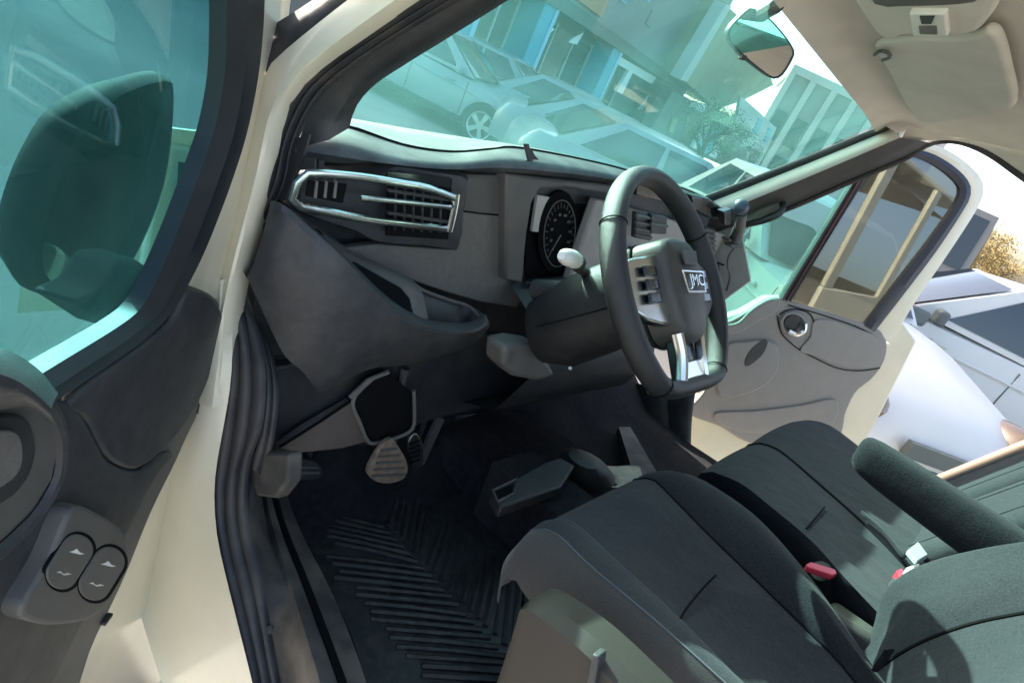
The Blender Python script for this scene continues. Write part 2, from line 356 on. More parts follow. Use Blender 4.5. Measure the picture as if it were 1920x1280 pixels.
# headliner, side rail
hx = [-.96, -.6, -.2, .2, .6, .80, .86, .90]
rows = [[Vector((x, y, z-.02*max(0, (abs(x)-.6)/.3)**2)) for x in hx] for y, z in ((.12, 1.80), (.10, 1.822), (.06, 1.85), (-.1, 1.872), (-.5, 1.885), (-1.5, 1.89), (-3.1, 1.87))]
A('headliner', loft(rows), 'beige', ang=70)
sr = cr(UX([(1690, 262, .86), (1740, 250, .88), (1790, 235, .90), (1850, 238, .90), (1960, 290, .90), (2060, 330, .90)]), 30)
sr2 = [p for p in cr(ps[34:], 30)]
A('roof_rail', loft([[Vector((p.x-.03, p.y, p.z+.06)) for p in sr], sr, [a.lerp(b, .6)+Vector((-.015, 0, -.005)) for a, b in zip(sr, sr2)], sr2]), 'beige', ang=70)
# windscreen
rows = []
for i in range(9):
    y = .088+(.86-.088)*i/8; xs = .81+.10*i/8
    rows.append([Vector((-xs+2*xs*j/10, y+.012*0, wz(y)+.012)) for j in range(11)])
A('windscreen', loft(rows), 'glass')
# passenger visor, overhead console, lamp, grab handle
def Zl(l, z): return [U(a, b, Z=z) for a, b in l]
vis = A('sun_visor', plate(cr(Zl([(1638, 90), (1668, 83), (1700, 75), (1812, 75), (1852, 58), (1876, 84), (1892, 140), (1902, 190), (1880, 212), (1760, 232), (1730, 232), (1698, 198), (1665, 138)], 1.838), 50, True), (0, 0, .022)), 'beige', bevel=.010, seg=4)
A('visor_clip', tube(cr(Zl([(1640, 103), (1650, 96), (1664, 98), (1668, 108), (1655, 113)], 1.828), 12), .004, 6), 'midgrey', vis)
con = A('overhead_console', plate(cr(Zl([(1560, -60), (1600, 5), (1640, 62), (1672, 78), (1700, 68), (1812, 68), (1850, 42), (1868, 8), (1880, -60)], 1.832), 50), (0, 0, .03)), 'beige', bevel=.012, seg=4)
A('console_recess', plate(cr(Zl([(1640, 8), (1700, 12), (1800, 8), (1840, -5), (1840, -60), (1640, -60)], 1.830), 24, True), (0, 0, .001)), 'midgrey', con)
lampo = Zl([(1704, 27), (1772, 28), (1777, 69), (1711, 68)], 1.822)
lp = A('map_lamp', plate(lampo, (0, 0, .012)), 'white', con, bevel=.003)
A('lamp_switch', plate(Zl([(1724, 32), (1752, 32), (1746, 46), (1728, 46)], 1.820), (0, 0, .004)), 'black', con)
A('lamp_lens', plate(Zl([(1722, 50), (1756, 50), (1757, 66), (1724, 65)], 1.8205), (0, 0, .003)), 'fascia', con, bevel=.001)
A('grab_handle', tube(cr(UX([(1925, -20, .80), (1897, 15, .79), (1886, 70, .78), (1890, 130, .78), (1902, 180, .79), (1935, 235, .81)]), 24), .013, 10), 'visor')
# interior mirror
mc = UD(1428, 82, 1.60); mn = Vector((-.60, -.78, -.06)).normalized()
mo = cr([U(a, b, pl=(mn, mc)) for a, b in [(1362, 64), (1371, 45), (1398, 19), (1412, 16), (1440, 33), (1470, 66), (1487, 92), (1488, 105), (1470, 137), (1456, 148), (1441, 144), (1402, 114), (1368, 80)]], 40, True)
mcen = sum(mo, Vector())/len(mo)
rm = A('interior_mirror', loft([mo, [mcen.lerp(p, .99)+mn*.004 for p in mo], [mcen.lerp(p, .93)+mn*.004 for p in mo]], True), 'black', label='black interior mirror on the windscreen')
bmm = loft([mo, [mcen.lerp(p, .97)-mn*.018 for p in mo], [mcen.lerp(p, .7)-mn*.034 for p in mo]], True, False)
A('mirror_shell', bmm, 'black', rm)
A('mirror_glass', plate([mcen.lerp(p, .93) + mn*.003 for p in mo], -mn*.004), 'mirror', rm, smooth=False)
stem0 = U(1424, 30, pl=(mn, mc-mn*.02)); stem1 = U(1458, 10, pl=WP)
A('mirror_stem', tube([stem0, stem0.lerp(stem1, .5), stem1-(stem1-stem0)*.03], [.016, .014, .014], 8), 'black', rm)
A('mirror_lever', box(U(1392, 108, pl=(mn, mc)), .012, .01, .02, frame_of(mn)), 'black', rm, bevel=.002)

# ---- dashboard
def yl(y0, pts): return [U(a, b, Y=y0) for a, b in pts]
N = 60
c0 = cr(UY([(556, 305, .43), (600, 304, .43), (650, 308, .43), (735, 304, .43), (860, 320, .43), (960, 328, .43), (1160, 348, .43), (1290, 385, .45), (1345, 410, .47)]), N)
c1 = cr(UY([(552, 285, .40), (600, 292, .39), (660, 302, .38), (760, 316, .37), (850, 322, .37), (975, 318, .37), (1160, 340, .38), (1290, 378, .43), (1345, 402, .46)]), N)
c2 = cr(UY([(556, 250, .44), (600, 252, .42), (660, 268, .41), (760, 296, .40), (850, 302, .40), (975, 297, .40), (1160, 328, .41), (1290, 366, .45), (1345, 392, .48)]), N)
c3 = cr(UY([(570, 236, .50), (620, 234, .49), (662, 240, .48), (760, 273, .46), (850, 285, .455), (920, 280, .46), (985, 279, .47), (1160, 315, .47), (1290, 357, .50), (1345, 384, .53)]), N)
c4 = cr([U(600, 214, Y=.70), U(655, 222, Y=.70), U(760, 240, Y=.72), U(985, 277, Y=.74), U(1160, 314, Y=.72), U(1290, 350, Y=.68), U(1340, 372, Y=.63)], N)
c5 = [p+Vector((0, .12, -.08)) for p in c4]
dash = A('dashboard', loft([c0, c1, c2, c3]), 'dashpad', ang=80, sub=1)
A('dash_top', loft([[p+Vector((0, .002, .001)) for p in c3], [a.lerp(b, .5)+Vector((0, 0, .004)) for a, b in zip(c3, c4)], c4, c5]), mat('pale_dash_top', (.07, .085, .08), .75, noise=.1, nscale=20, bump=.5, bscale=800, dust=.8, dustcol=(.15, .165, .15), dscale=16), dash, ang=80)  # paler and greener than the dash pad, mottled
A('dash_seam', tube([p+Vector((0, -.001, .001)) for p in c3], .0022, 6), 'hole', dash)
# back of the dash, behind all the openings
b1 = [p+Vector((0, .03, .0)) for p in c0]
rows = [b1, [Vector((p.x, .475, 1.20)) for p in b1], [Vector((p.x, .46, 1.02)) for p in b1], [Vector((p.x, .44, .93)) for p in b1], [Vector((p.x, .50, .84)) for p in b1], [Vector((p.x, .80, .80)) for p in b1]]
A('dash_core', loft(rows), 'black', dash)
# end cap towards the driver door
A('dash_end_cap', plate(UX([(548, 262, -.957), (580, 252, -.957), (566, 300, -.957), (550, 330, -.957), (535, 376, -.957), (500, 374, -.957), (528, 300, -.957)]), (.004, 0, 0)), 'black', dash)
A('dash_end_cap', plate(UX([(548, 292, -.955), (590, 296, -.955), (590, 317, -.955), (560, 319, -.955), (546, 338, -.955)]), (.003, 0, 0)), 'black', dash)  # dark plate added to cover a white glint above the vent
A('dash_end_cap', plate(UX([(550, 285, -.92), (598, 300, -.92), (598, 320, -.92), (560, 324, -.92), (540, 350, -.92), (530, 330, -.92)]), (.01, 0, 0)), 'black', dash)  # second dark plate, added behind to close off the same glint
# vent pod
pod = cr(UY([(543, 372, .425), (558, 322, .425), (640, 322, .415), (700, 318, .41), (735, 303, .405), (800, 312, .405), (872, 326, .405), (874, 350, .405), (862, 440, .40), (856, 466, .405), (800, 460, .41), (706, 452, .41), (650, 428, .415), (560, 398, .425)]), 70, True)
pc = sum(pod, Vector())/len(pod)
inn = [pc.lerp(p, .93)+Vector((-.004, -.016, 0)) for p in pod]
vp = A('air_vent', loft([[p+Vector((0, .04, 0)) for p in pod], pod, inn, [pc.lerp(p, .80)+Vector((-.004, -.018, 0)) for p in pod], [pc.lerp(p, .3)+Vector((-.004, -.016, 0)) for p in pod]], True, True), 'dash', ang=35, label='outer air vent with satin chrome bars beside the driver door')
V1 = .375
def vpl(l, y=V1): return [U(a, b, Y=y) for a, b in l]
A('vent_opening', plate(vpl([(577, 337), (648, 344), (640, 380), (572, 366)], .368), (0, -.004, 0)), 'hole', vp)
A('vent_opening', plate(vpl([(727, 322), (845, 334), (838, 448), (722, 440)], .372), (0, -.004, 0)), 'hole', vp)
for x0 in (593, 611, 629):
    A('vane', plate(vpl([(x0, 340), (x0+4, 341), (x0+1, 372), (x0-4, 371)], .362), (0, .006, 0)), 'fascia', vp)
for i in range(6):
    x0 = 742+i*17
    A('vane', plate(vpl([(x0, 350+i), (x0+3, 350+i), (x0, 432+i), (x0-3, 432+i)], .364), (0, .006, 0)), 'black', vp)
for yy in (360, 402):
    A('louvre', plate(vpl([(728, yy-6), (842, yy+12), (842, yy+18), (728, yy)], .362), (0, .006, 0)), 'black', vp)
def bar(pts, r, y=.358, m='chrome'):
    return A('chrome_bar', tube(cr(vpl(pts, y), 30), r, 8, flat=.7), m, vp)
bar([(852, 372), (800, 353), (760, 346), (680, 333), (600, 326), (572, 326), (562, 333), (550, 365), (549, 378), (556, 386), (620, 399), (690, 413), (770, 422), (836, 430)], .0068)
bar([(676, 372), (720, 376), (780, 382), (846, 389)], .0050)
bar([(856, 364), (853, 385), (848, 410), (842, 434)], .0075)
bar([(846, 384), (853, 387)], .006)
A('vent_flap', plate(vpl([(727, 322), (845, 334), (846, 352), (760, 342), (727, 338)], .366), (0, .004, 0)), 'gloss', vp)
# grey fascia
fz = UL([(872, 328), (952, 330), (948, 525), (992, 542), (968, 577), (900, 566), (838, 548), (760, 522), (690, 490), (640, 466), (706, 458), (858, 470), (866, 440)], Y=.425)
fas = A('fascia', plate(fz, (0, .02, 0)), 'fascia', bevel=.003)
A('fascia_seam', tube(UL([(870, 396), (905, 401), (948, 404)], Y=.424), .0018, 6), 'hole', fas)
A('fascia_top', plate(UL([(876, 331), (949, 334), (946, 401), (905, 398), (870, 392)], Y=.4235), (0, .006, 0)), 'midgrey', fas, bevel=.001)
# instrument cluster
hood = UL([(950, 326), (985, 330), (1000, 332), (1150, 348), (1150, 366), (1060, 352), (1012, 356), (998, 380), (988, 440), (980, 531), (948, 526)], Y=.40)
cl = A('instrument_cluster', plate(hood, (0, .07, 0)), 'midgrey', bevel=.006)
A('cluster_face', plate(UL([(985, 350), (1120, 350), (1120, 560), (985, 560)], Y=.465), (0, .01, 0)), 'hole', cl)
A('cluster_floor', loft([UL([(985, 531), (1030, 528), (1140, 520)], Y=.40), UL([(985, 520), (1030, 518), (1140, 510)], Y=.47)]), 'black', cl, solid=.004)
A('cluster_light_patch', plate(UL([(1008, 366), (1042, 372), (1024, 436), (998, 434)], Y=.455), (0, .008, 0)), 'beige', cl)  # pale patch painting the spot of light inside the cluster
gc = U(1050, 440, Y=.45); 
gx = (U(1078, 443, Y=.45)-gc); gz = (U(1044, 500, Y=.45)-gc)
rim = [gc+gx*math.cos(t*math.tau/36)+gz*math.sin(t*math.tau/36) for t in range(36)]
A('gauge', plate([gc+(p-gc)*1.25+Vector((0, .004, 0)) for p in rim], (0, .006, 0)), 'hole', cl)
A('gauge_rim', tube(rim, .0014, 6, closed=True), 'fascia', cl)
bmt = bmesh.new()
for k in range(22):
    a = R_(130+k*280/21); u = gx*math.cos(a)+gz*math.sin(a)
    b_tube(bmt, [gc+u*.78, gc+u*(.90 if k % 2 else .95)], .0013, 4)
A('gauge_ticks', bmt, 'midgrey', cl)
for k, s in enumerate(('0', '20', '40', '60', '80', '100', '120', '140', '160', '180')):
    a = R_(130+k*280/9); p = gc+(gx*math.cos(a)+gz*math.sin(a))*.60+Vector((0, -.002, 0))
    text('gauge_numeral', s, .010, p, Vector((1, 0, 0)), Vector((0, 0, 1)), M['fascia'], cl)
A('gauge_needle', tube([gc+Vector((0, -.003, 0)), gc+(gx*math.cos(R_(135))+gz*math.sin(R_(135)))*.85+Vector((0, -.003, 0))], [.002, .001], 6), 'fascia', cl)
# storage tray at the dash end
R1 = cr(UY([(508, 376, .40), (532, 384, .37), (585, 430, .345), (645, 484, .315), (705, 548, .30), (755, 590, .29), (800, 612, .285), (850, 619, .29), (890, 617, .30), (908, 606, .32), (912, 592, .345)]), 44)
R0 = cr(UY([(512, 380, .40), (542, 392, .385), (596, 436, .365), (655, 488, .337), (715, 546, .325), (765, 582, .318), (804, 599, .315), (850, 605, .32), (884, 603, .33), (897, 595, .345), (900, 586, .36)]), 44)
B1 = cr(UY([(462, 520, .41), (478, 545, .40), (505, 610, .385), (535, 668, .37), (568, 697, .36), (606, 738, .36), (650, 712, .36), (700, 690, .355), (780, 680, .355), (870, 650, .37), (912, 612, .375)]), 44)
mid = [a.lerp(b, .30)+Vector((-.004, -.012, 0)) for a, b in zip(R1, B1)]
lip = [a.lerp(b, .05)+Vector((-.003, -.006, -.001)) for a, b in zip(R1, B1)]
mid2 = [a.lerp(b, .76)+Vector((-.004, -.014, 0)) for a, b in zip(R1, B1)]
tray = A('storage_tray', loft([R0, [a.lerp(b, .5)+Vector((0, -.003, .002)) for a, b in zip(R0, R1)], R1, lip, mid, mid2, B1, [p+Vector((.01, .06, .01)) for p in B1]]), 'dash', ang=30, label='open storage tray at the outer end of the dash')
W1 = cr(UY([(520, 378, .43), (560, 400, .43), (625, 446, .43), (655, 468, .43), (710, 494, .43), (760, 520, .43), (790, 545, .42), (840, 562, .42), (880, 575, .42), (898, 580, .41), (905, 590, .38)]), 44)
W0 = [a.lerp(b, .5)+Vector((0, .01, -.09)) for a, b in zip(R0, W1)]
A('tray_well', loft([R0, [a.lerp(b, .12)+Vector((0, .004, -.07)) for a, b in zip(R0, W1)], W0, [a.lerp(b, .85)+Vector((0, 0, -.02)) for a, b in zip(R0, W1)], W1]), 'dash', tray, ang=50)
A('tray_slot', plate(UY([(652, 494, .335), (664, 490, .34), (700, 512, .345), (752, 540, .345), (768, 560, .335), (776, 600, .309), (742, 582, .310), (700, 549, .314)]), (0, .004, -.004)), 'hole', tray)
ta = cr(UY([(600, 432, .40), (652, 468, .39), (705, 492, .385), (764, 520, .37), (790, 545, .345), (803, 597, .317)]), 24); tb_ = cr(UY([(615, 458, .365), (656, 494, .35), (705, 516, .352), (750, 540, .347), (768, 562, .336), (778, 601, .312)]), 24)
A('tray_divider', loft([[p+Vector((0, .02, -.004)) for p in ta], ta, [a.lerp(b, .5)+Vector((-.003, -.006, .002)) for a, b in zip(ta, tb_)], tb_, [p+Vector((0, .012, -.02)) for p in tb_]]), 'midgrey', tray, ang=60)
A('tray_edge', tube(cr(UY([(640, 465, .42), (690, 490, .42), (760, 520, .42), (790, 543, .415), (840, 562, .415), (878, 574, .41), (895, 590, .38), (903, 604, .34)]), 30), .004, 6), 'fascia', tray)
# lower dash, kick panel, fuse pocket
ld = A('lower_dash', plate(UL([(512, 690), (560, 680), (700, 660), (880, 620), (1000, 640), (1080, 700), (1040, 735), (900, 765), (800, 790), (690, 835), (560, 845), (515, 850)], Y=.43), (0, .03, 0)), 'black', bevel=.004)
A('kick_panel', plate(UL([(522, 840), (570, 806), (660, 752), (672, 790), (690, 828), (640, 842), (560, 850)], Y=.40), (0, .02, 0)), mat('kick_brown', (.105, .085, .072), .6, noise=.12, nscale=20, bump=.4, bscale=800), ld, bevel=.004)
A('kick_seam', tube(UL([(524, 838), (600, 790), (660, 750)], Y=.397), .003, 6), 'hole', ld)
A('fuse_pocket', plate(UL([(662, 752), (690, 712), (722, 694), (772, 736), (774, 796), (765, 808), (702, 828), (690, 820)], Y=.398), (0, .012, 0)), 'hole', ld, bevel=.002)
A('pocket_rim', tube(cr(UL([(700, 708), (662, 750), (676, 795), (688, 824), (700, 831), (738, 822), (766, 810), (776, 796), (777, 765), (776, 732)], Y=.393), 40), .0042, 8), 'fascia', ld)
A('pocket_edge', tube(UL([(655, 745), (690, 712), (728, 697)], Y=.393), .005, 8), 'fascia', ld)
A('bracket', plate(UL([(822, 782), (834, 786), (782, 900), (768, 902)], Y=.47), (0, .01, 0)), 'midgrey', ld)
# pedals
def pedal(out, y, m, ribs, rm):
    o = A('pedal', plate(cr(UL(out, Y=y), 28, True), (0, .012, 0)), m, bevel=.002)
    for r in ribs: A('pedal_rib', tube(UL(r, Y=y-.002), .003, 6), rm, o)
    return o
pb = pedal([(718, 834), (735, 822), (747, 836), (764, 868), (760, 895), (732, 906), (704, 902), (690, 885), (702, 858)], .37, 'pedal', [[(714-i*4, 844+i*12), (744+i*4, 841+i*12)] for i in range(5)], 'midgrey')
A('pedal_arm', tube(UL([(735, 838), (742, 760), (760, 690)], Y=.41), .010, 8), 'black', pb)
pa = pedal([(765, 832), (780, 812), (793, 835), (793, 866), (780, 882), (772, 862)], .42, 'metal', [[(768, 832+i*9), (786, 826+i*9)] for i in range(5)], 'hole')
A('pedal_arm', tube(UL([(780, 830), (800, 780), (830, 720)], Y=.45), .007, 8), 'black', pa)
pcx = pedal([(548, 872), (572, 862), (600, 872), (604, 892), (580, 900), (552, 896)], .47, 'black', [[(556, 876), (596, 876)], [(556, 886), (598, 886)]], 'midgrey')
A('pedal_arm', tube(UL([(575, 870), (590, 800), (610, 740)], Y=.50), .008, 8), 'black', pcx)
# relay box with a cream label, footwell
rb = A('relay_box', plate(UL([(855, 780), (905, 775), (925, 810), (915, 840), (880, 850), (850, 820)], Y=.55), (0, .05, 0)), 'black', bevel=.004)
A('relay_label', plate(UL([(886, 794), (904, 798), (900, 816), (884, 812)], Y=.548), (0, .002, 0)), 'white', rb)
A('relay_label', plate(UL([(870, 784), (876, 784), (868, 800), (864, 798)], Y=.548), (0, .002, 0)), 'white', rb)
# sill plate with ridges
s0 = cr(UX([(p[0], p[1], -.945) for p in sr_px[14:]]), 24)
def zc(l, z): return cr([U(a, b, Z=z) for a, b in l], 24)
s1 = zc([(484, 868), (492, 930), (506, 1000), (532, 1085), (560, 1180), (592, 1290), (604, 1340)], .585)
s2 = zc([(500, 868), (512, 930), (532, 1000), (566, 1085), (602, 1180), (642, 1290), (660, 1340)], .575)
s3 = zc([(535, 868), (540, 930), (566, 1000), (610, 1085), (652, 1180), (684, 1270), (700, 1330)], .56)
s4 = [p+Vector((.01, 0, -.06)) for p in s3]
sp = A('sill_plate', loft([s0, s1, [p+Vector((.004, 0, .012)) for p in s1], [a.lerp(b, .5)+Vector((0, 0, .012)) for a, b in zip(s1, s2)], s2, s3, s4]), 'sill', ang=30)
A('sill_groove', tube([p+Vector((0, 0, .006)) for p in s2], .007, 6), 'hole', sp)
A('sill_end_block', plate(UX([(455, 855, -.93), (480, 846, -.93), (540, 850, -.93), (538, 905, -.93), (515, 935, -.93), (480, 930, -.93)]), (.03, 0, 0)), 'sill', sp, bevel=.006)
A('sill_screw', box(U(503, 1185, X=-.95), .008, .008, .022), 'chrome', sp)
# centre stack lower part, tunnel, hand brake
A('centre_stack', loft([[Vector((x, y, z)) for x in (-.34, -.30, .22, .30)] for y, z in ((.42, 1.10), (.32, 1.05), (.27, .92), (.33, .80), (.60, .70))]), 'black', ang=60)
A('tunnel', loft([[Vector((x, y, z)) for x, z in ((-.30, .5), (-.27, .60), (-.05, .62), (.15, .60), (.2, .5))] for y in (.7, .2, -.2)]), 'carpet', ang=50)
hb = A('floor_console', plate(Zl([(922, 920), (1020, 866), (1050, 856), (1078, 872), (1052, 912), (940, 950)], .72), (0, 0, -.03)), 'black', bevel=.005)
A('console_socket', plate(Zl([(928, 921), (964, 905), (960, 922), (936, 934)], .7215), (0, 0, -.004)), 'hole', hb)
A('console_base', box(U(1000, 950, Z=.60), .16, .22, .16), 'carpet', hb)
A('console_frame', tube(Zl([(924, 919), (970, 897), (963, 925), (934, 940)], .722), .003, 6, closed=True), 'midgrey', hb)
A('gear_gaiter', loft([[Vector((c.x+math.cos(k*math.tau/16)*r, c.y+math.sin(k*math.tau/16)*r, c.z)) for k in range(16)] for c, r in ((U(1100, 880, Z=.66), .085), (U(1098, 868, Z=.69), .07), (U(1096, 860, Z=.715), .045), (U(1096, 856, Z=.72), .02))], True, True), 'black', hb)
# passenger floor edge strips
A('door_seal', ribbon([(1140, 720), (1172, 800), (1204, 856), (1246, 900)], [(1308, 715), (1298, 780), (1296, 850), (1302, 910)], .90, .97, 16, 3, .02), 'rubber')
A('sill_plate', plate(UL([(1160, 800), (1182, 800), (1232, 885), (1190, 895)], Z=.56), (0, 0, -.03)), 'sill')
# ---- steering column and wheel
wa, wb = R_(37.6), R_(2.2)
KW = 1.13; WC = CV+(Vector((-.5656, -.0587, 1.2922))-CV)*KW; wn = Vector((math.sin(wb)*math.cos(wa), -math.cos(wb)*math.cos(wa), math.sin(wa)))
wr = Vector((math.cos(wb), math.sin(wb), 0)); wu = wn.cross(wr).normalized()
if wu.z < 0: wu = -wu
def Wp(r, u, n=0.): return WC+(wr*r+wu*u+wn*n)*KW
def wring(n, rf): return [rf(k*math.tau/n) for k in range(n)]
def rimr(t):                                     # flattened towards the bottom
    r = .183; s = math.sin(t); c = math.cos(t)
    if s < -.80: r = r*(1-.16*((-s-.80)/.20)**1.2)
    return Wp(r*c, r*s)
sw = A('steering_wheel', bmesh.new(), 'leather', label='black leather steering wheel with a flat bottom')
bpy.data.meshes.remove(sw.data) if False else None
bm = bmesh.new(); K = 72; rows = []
for k in range(K):
    t = k*math.tau/K; p = rimr(t); rd = (p-WC).normalized()
    th = .0148+.002*max(0, math.cos(2*t))
    rows.append([p+(rd*math.cos(a*math.tau/16)*th+wn*math.sin(a*math.tau/16)*(.0195))*KW for a in range(16)])
rows.append(rows[0]); b_loft(bm, rows, True); bmesh.ops.remove_doubles(bm, verts=bm.verts, dist=1e-6)
bmesh.ops.recalc_face_normals(bm, faces=bm.faces); bm.to_mesh(sw.data); bm.free()
for p in sw.data.polygons: p.use_smooth = True
sw.data.materials.clear(); sw.data.materials.append(M['leather'])
for t in (R_(150), R_(32), R_(-50), R_(-128)):    # leather seams round the rim
    p = rimr(t); rd = (p-WC).normalized()
    A('rim_seam', tube([p+(rd*math.cos(a*math.tau/18)*.0172+wn*math.sin(a*math.tau/18)*.0198)*KW for a in range(18)], .0011, 5, closed=True), 'hole', sw)
hub = [Wp(a, b) for a, b in ((-.060, .060), (-.040, .074), (0, .078), (.040, .074), (.060, .060), (.068, .01), (.062, -.03), (.042, -.078), (.0, -.092), (-.042, -.078), (-.062, -.03), (-.068, .01))]
hub = cr(hub, 48, True); hc = WC
A('airbag_cover', loft([[p-wn*.03 for p in hub], [hc.lerp(p, .98)+wn*.020 for p in hub], [hc.lerp(p, .93)+wn*.029 for p in hub], [hc.lerp(p, .84)+wn*.034 for p in hub], [hc.lerp(p, .4)+wn*.037 for p in hub]], True, True), 'hub', sw, ang=45)
A('hub_shell', loft([[WC+(p-WC)*1.02-wn*.035 for p in hub], [WC+(p-WC)*.8-wn*.075 for p in hub]], True, True), 'black', sw)
A('sensor_panel', plate([Wp(a, b, .036) for a, b in ((-.028, .052), (.03, .052), (.026, .028), (-.024, .028))], wn*.005), 'dash', sw, bevel=.002)
text('badge', 'JMC', .029, Wp(0, .003, .0405), wr, wu, M['chrome'], sw, thick=.003, sx=1.25)
A('badge_frame', tube([Wp(a, b, .039) for a, b in ((-.036, -.014), (.036, -.014), (.04, .018), (-.04, .018))], .0022, 6, closed=True), 'chrome', sw)
for s in (-1, 1):
    sp_ = [Wp(s*a, b, c) for a, b, c in ((.060, .050, .012), (.120, .044, .008), (.172, .034, .002), (.174, -.024, .002), (.120, -.048, .008), (.056, -.06, .012))]
    A('spoke', plate(sp_, -wn*.024), 'chrome' if s < 0 else 'midgrey', sw, bevel=.004)
    for j, b in enumerate((.022, .002, -.018)):
        A('wheel_button', plate([Wp(s*x, b+y, .0165-.0001*j) for x, y in ((.080, .008), (.120, .008), (.120, -.007), (.080, -.007))], -wn*.006), 'gloss', sw, bevel=.002)
    A('spoke_bar', tube(cr([Wp(s*.044, -.072, .012), Wp(s*.040, -.11, .010), Wp(s*.048, -.150, .004)], 10), .011, 8, flat=.7), 'chrome', sw)
A('spoke', plate([Wp(a, b, .004) for a, b in ((-.034, -.080), (.034, -.080), (.042, -.150), (-.042, -.150))], -wn*.02), 'gloss', sw, bevel=.004)
A('spoke_cap', plate([Wp(a, b, .010) for a, b in ((-.040, -.116), (.040, -.116), (.050, -.154), (-.050, -.154))], -wn*.012), 'chrome', sw, bevel=.003)
# column shroud
def ell(d, rx, ru, du=0): return [WC-wn*d*1.1+wr*math.cos(k*math.tau/28)*rx*1.1+wu*(du+math.sin(k*math.tau/28)*ru*1.1) for k in range(28)]
colm = A('steering_column', loft([ell(.055, .055, .06), ell(.062, .066, .072), ell(.11, .070, .076, -.005), ell(.17, .070, .078, -.012), ell(.21, .064, .076, -.02), ell(.27, .045, .06, -.02)], True, True), 'column', ang=50)
A('column_collar', loft([ell(.035, .070, .070), ell(.04, .078, .08), ell(.075, .080, .084), ell(.08, .070, .075)], True, True), 'black', colm, ang=40)
A('shroud_seam', tube([WC-wn*d*1.1+wr*(-.0765)+wu*(-.012-.02*d) for d in (.07, .11, .15, .19, .23)], .0016, 5), 'hole', colm)
A('column_cover', plate(UL([(948, 652), (978, 645), (1012, 650), (1030, 680), (1044, 705), (1010, 716), (965, 708), (945, 690)], Y=.20), (0, .06, 0)), 'midgrey', colm, bevel=.012, seg=3)
A('cover_screw', tube([U(1069, 690, Y=.19), U(1069, 690, Y=.21)], .004, 10), 'metal', colm)
ig = U(1045, 545, Y=.21)
A('ignition_lock', tube([ig+Vector((0, .05, -.02)), ig, ig+Vector((-.004, -.012, .006))], [.022, .021, .017], 16), 'black', colm)
A('ignition_lock', tube([ig+Vector((-.002, -.010, .005)), ig+Vector((-.004, -.016, .008))], .009, 12), 'metal', colm)
st0 = U(1068, 486, Y=.12)
A('stalk', tube(cr([U(1120, 520, Y=.16), U(1085, 503, Y=.14), st0], 8), .009, 8), 'black', colm)
bm = bmesh.new(); b_tube(bm, cr([U(1084, 492, Y=.13), U(1072, 485, Y=.12), U(1052, 479, Y=.115)], 8), [.009, .0135, .015, .0155, .0155, .015, .013, .007], 12); A('stalk_tip', bm, mat('stalk_glint', (.62, .62, .60), .35), colm)  # tip colour paints in the white glint of the sun
A('stalk_ring', tube([U(1086, 494, Y=.128), U(1079, 490, Y=.125)], .0145, 12), 'black', colm, bevel=.003)
# ---- centre and passenger dash, seen past the wheel
ctr = A('centre_fascia', plate([Vector(p) for p in ((-.10, .425, 1.335), (.90, .46, 1.32), (.91, .47, 1.16), (.88, .45, 1.03), (-.10, .41, 1.02))], (0, .03, 0)), mat('daylit_fascia', (.36, .33, .29), .55, noise=.06, nscale=20, bump=.4, bscale=1200), bevel=.008, label='grey centre and passenger side of the dash, daylight painted into its pale tone')  # grey made paler to paint in daylight from the passenger opening
def cvent(l, y, k, horiz=True):
    v = A('air_vent', plate(UL(l, Y=y), (0, .015, 0)), 'black', bevel=.003)
    a, b, c, d = [Vector(p) for p in UL(l, Y=y-.004)]
    for i in range(k):
        t = (i+.5)/k; A('vane', tube([a.lerp(d, t), b.lerp(c, t)], .0045, 6), 'midgrey', v)
    return v
cvent([(1193, 398), (1226, 404), (1220, 452), (1190, 446)], .37, 4)
cvent([(1222, 402), (1252, 408), (1250, 440), (1220, 438)], .36, 1)
cvent([(1322, 425), (1341, 430), (1340, 474), (1322, 470)], .41, 5)
cvent([(1303, 412), (1314, 414), (1318, 440), (1310, 438)], .41, 2)
A('screen', plate(UL([(1196, 338), (1252, 356), (1240, 378), (1192, 366)], Y=.40), (0, .02, 0)), 'gloss', ctr, bevel=.003)
A('switch_row', plate(UL([(1188, 466), (1230, 472), (1228, 482), (1188, 480)], Y=.385), (0, .02, 0)), 'black', ctr, bevel=.002)
A('glovebox_handle', plate(UL([(1343, 492), (1350, 492), (1348, 524), (1341, 526)], Y=.42), (0, .02, 0)), 'black', ctr, bevel=.002)
A('glovebox_seam', tube(UL([(1322, 485), (1366, 500)], Y=.418), .003, 6), 'hole', ctr)
A('dash_end_cap', plate([Vector(p) for p in ((.905, .30, 1.20), (.905, .42, 1.36), (.905, .60, 1.40), (.905, .60, .95), (.905, .42, .98))], (.012, 0, 0)), ctr.data.materials[0], ctr)
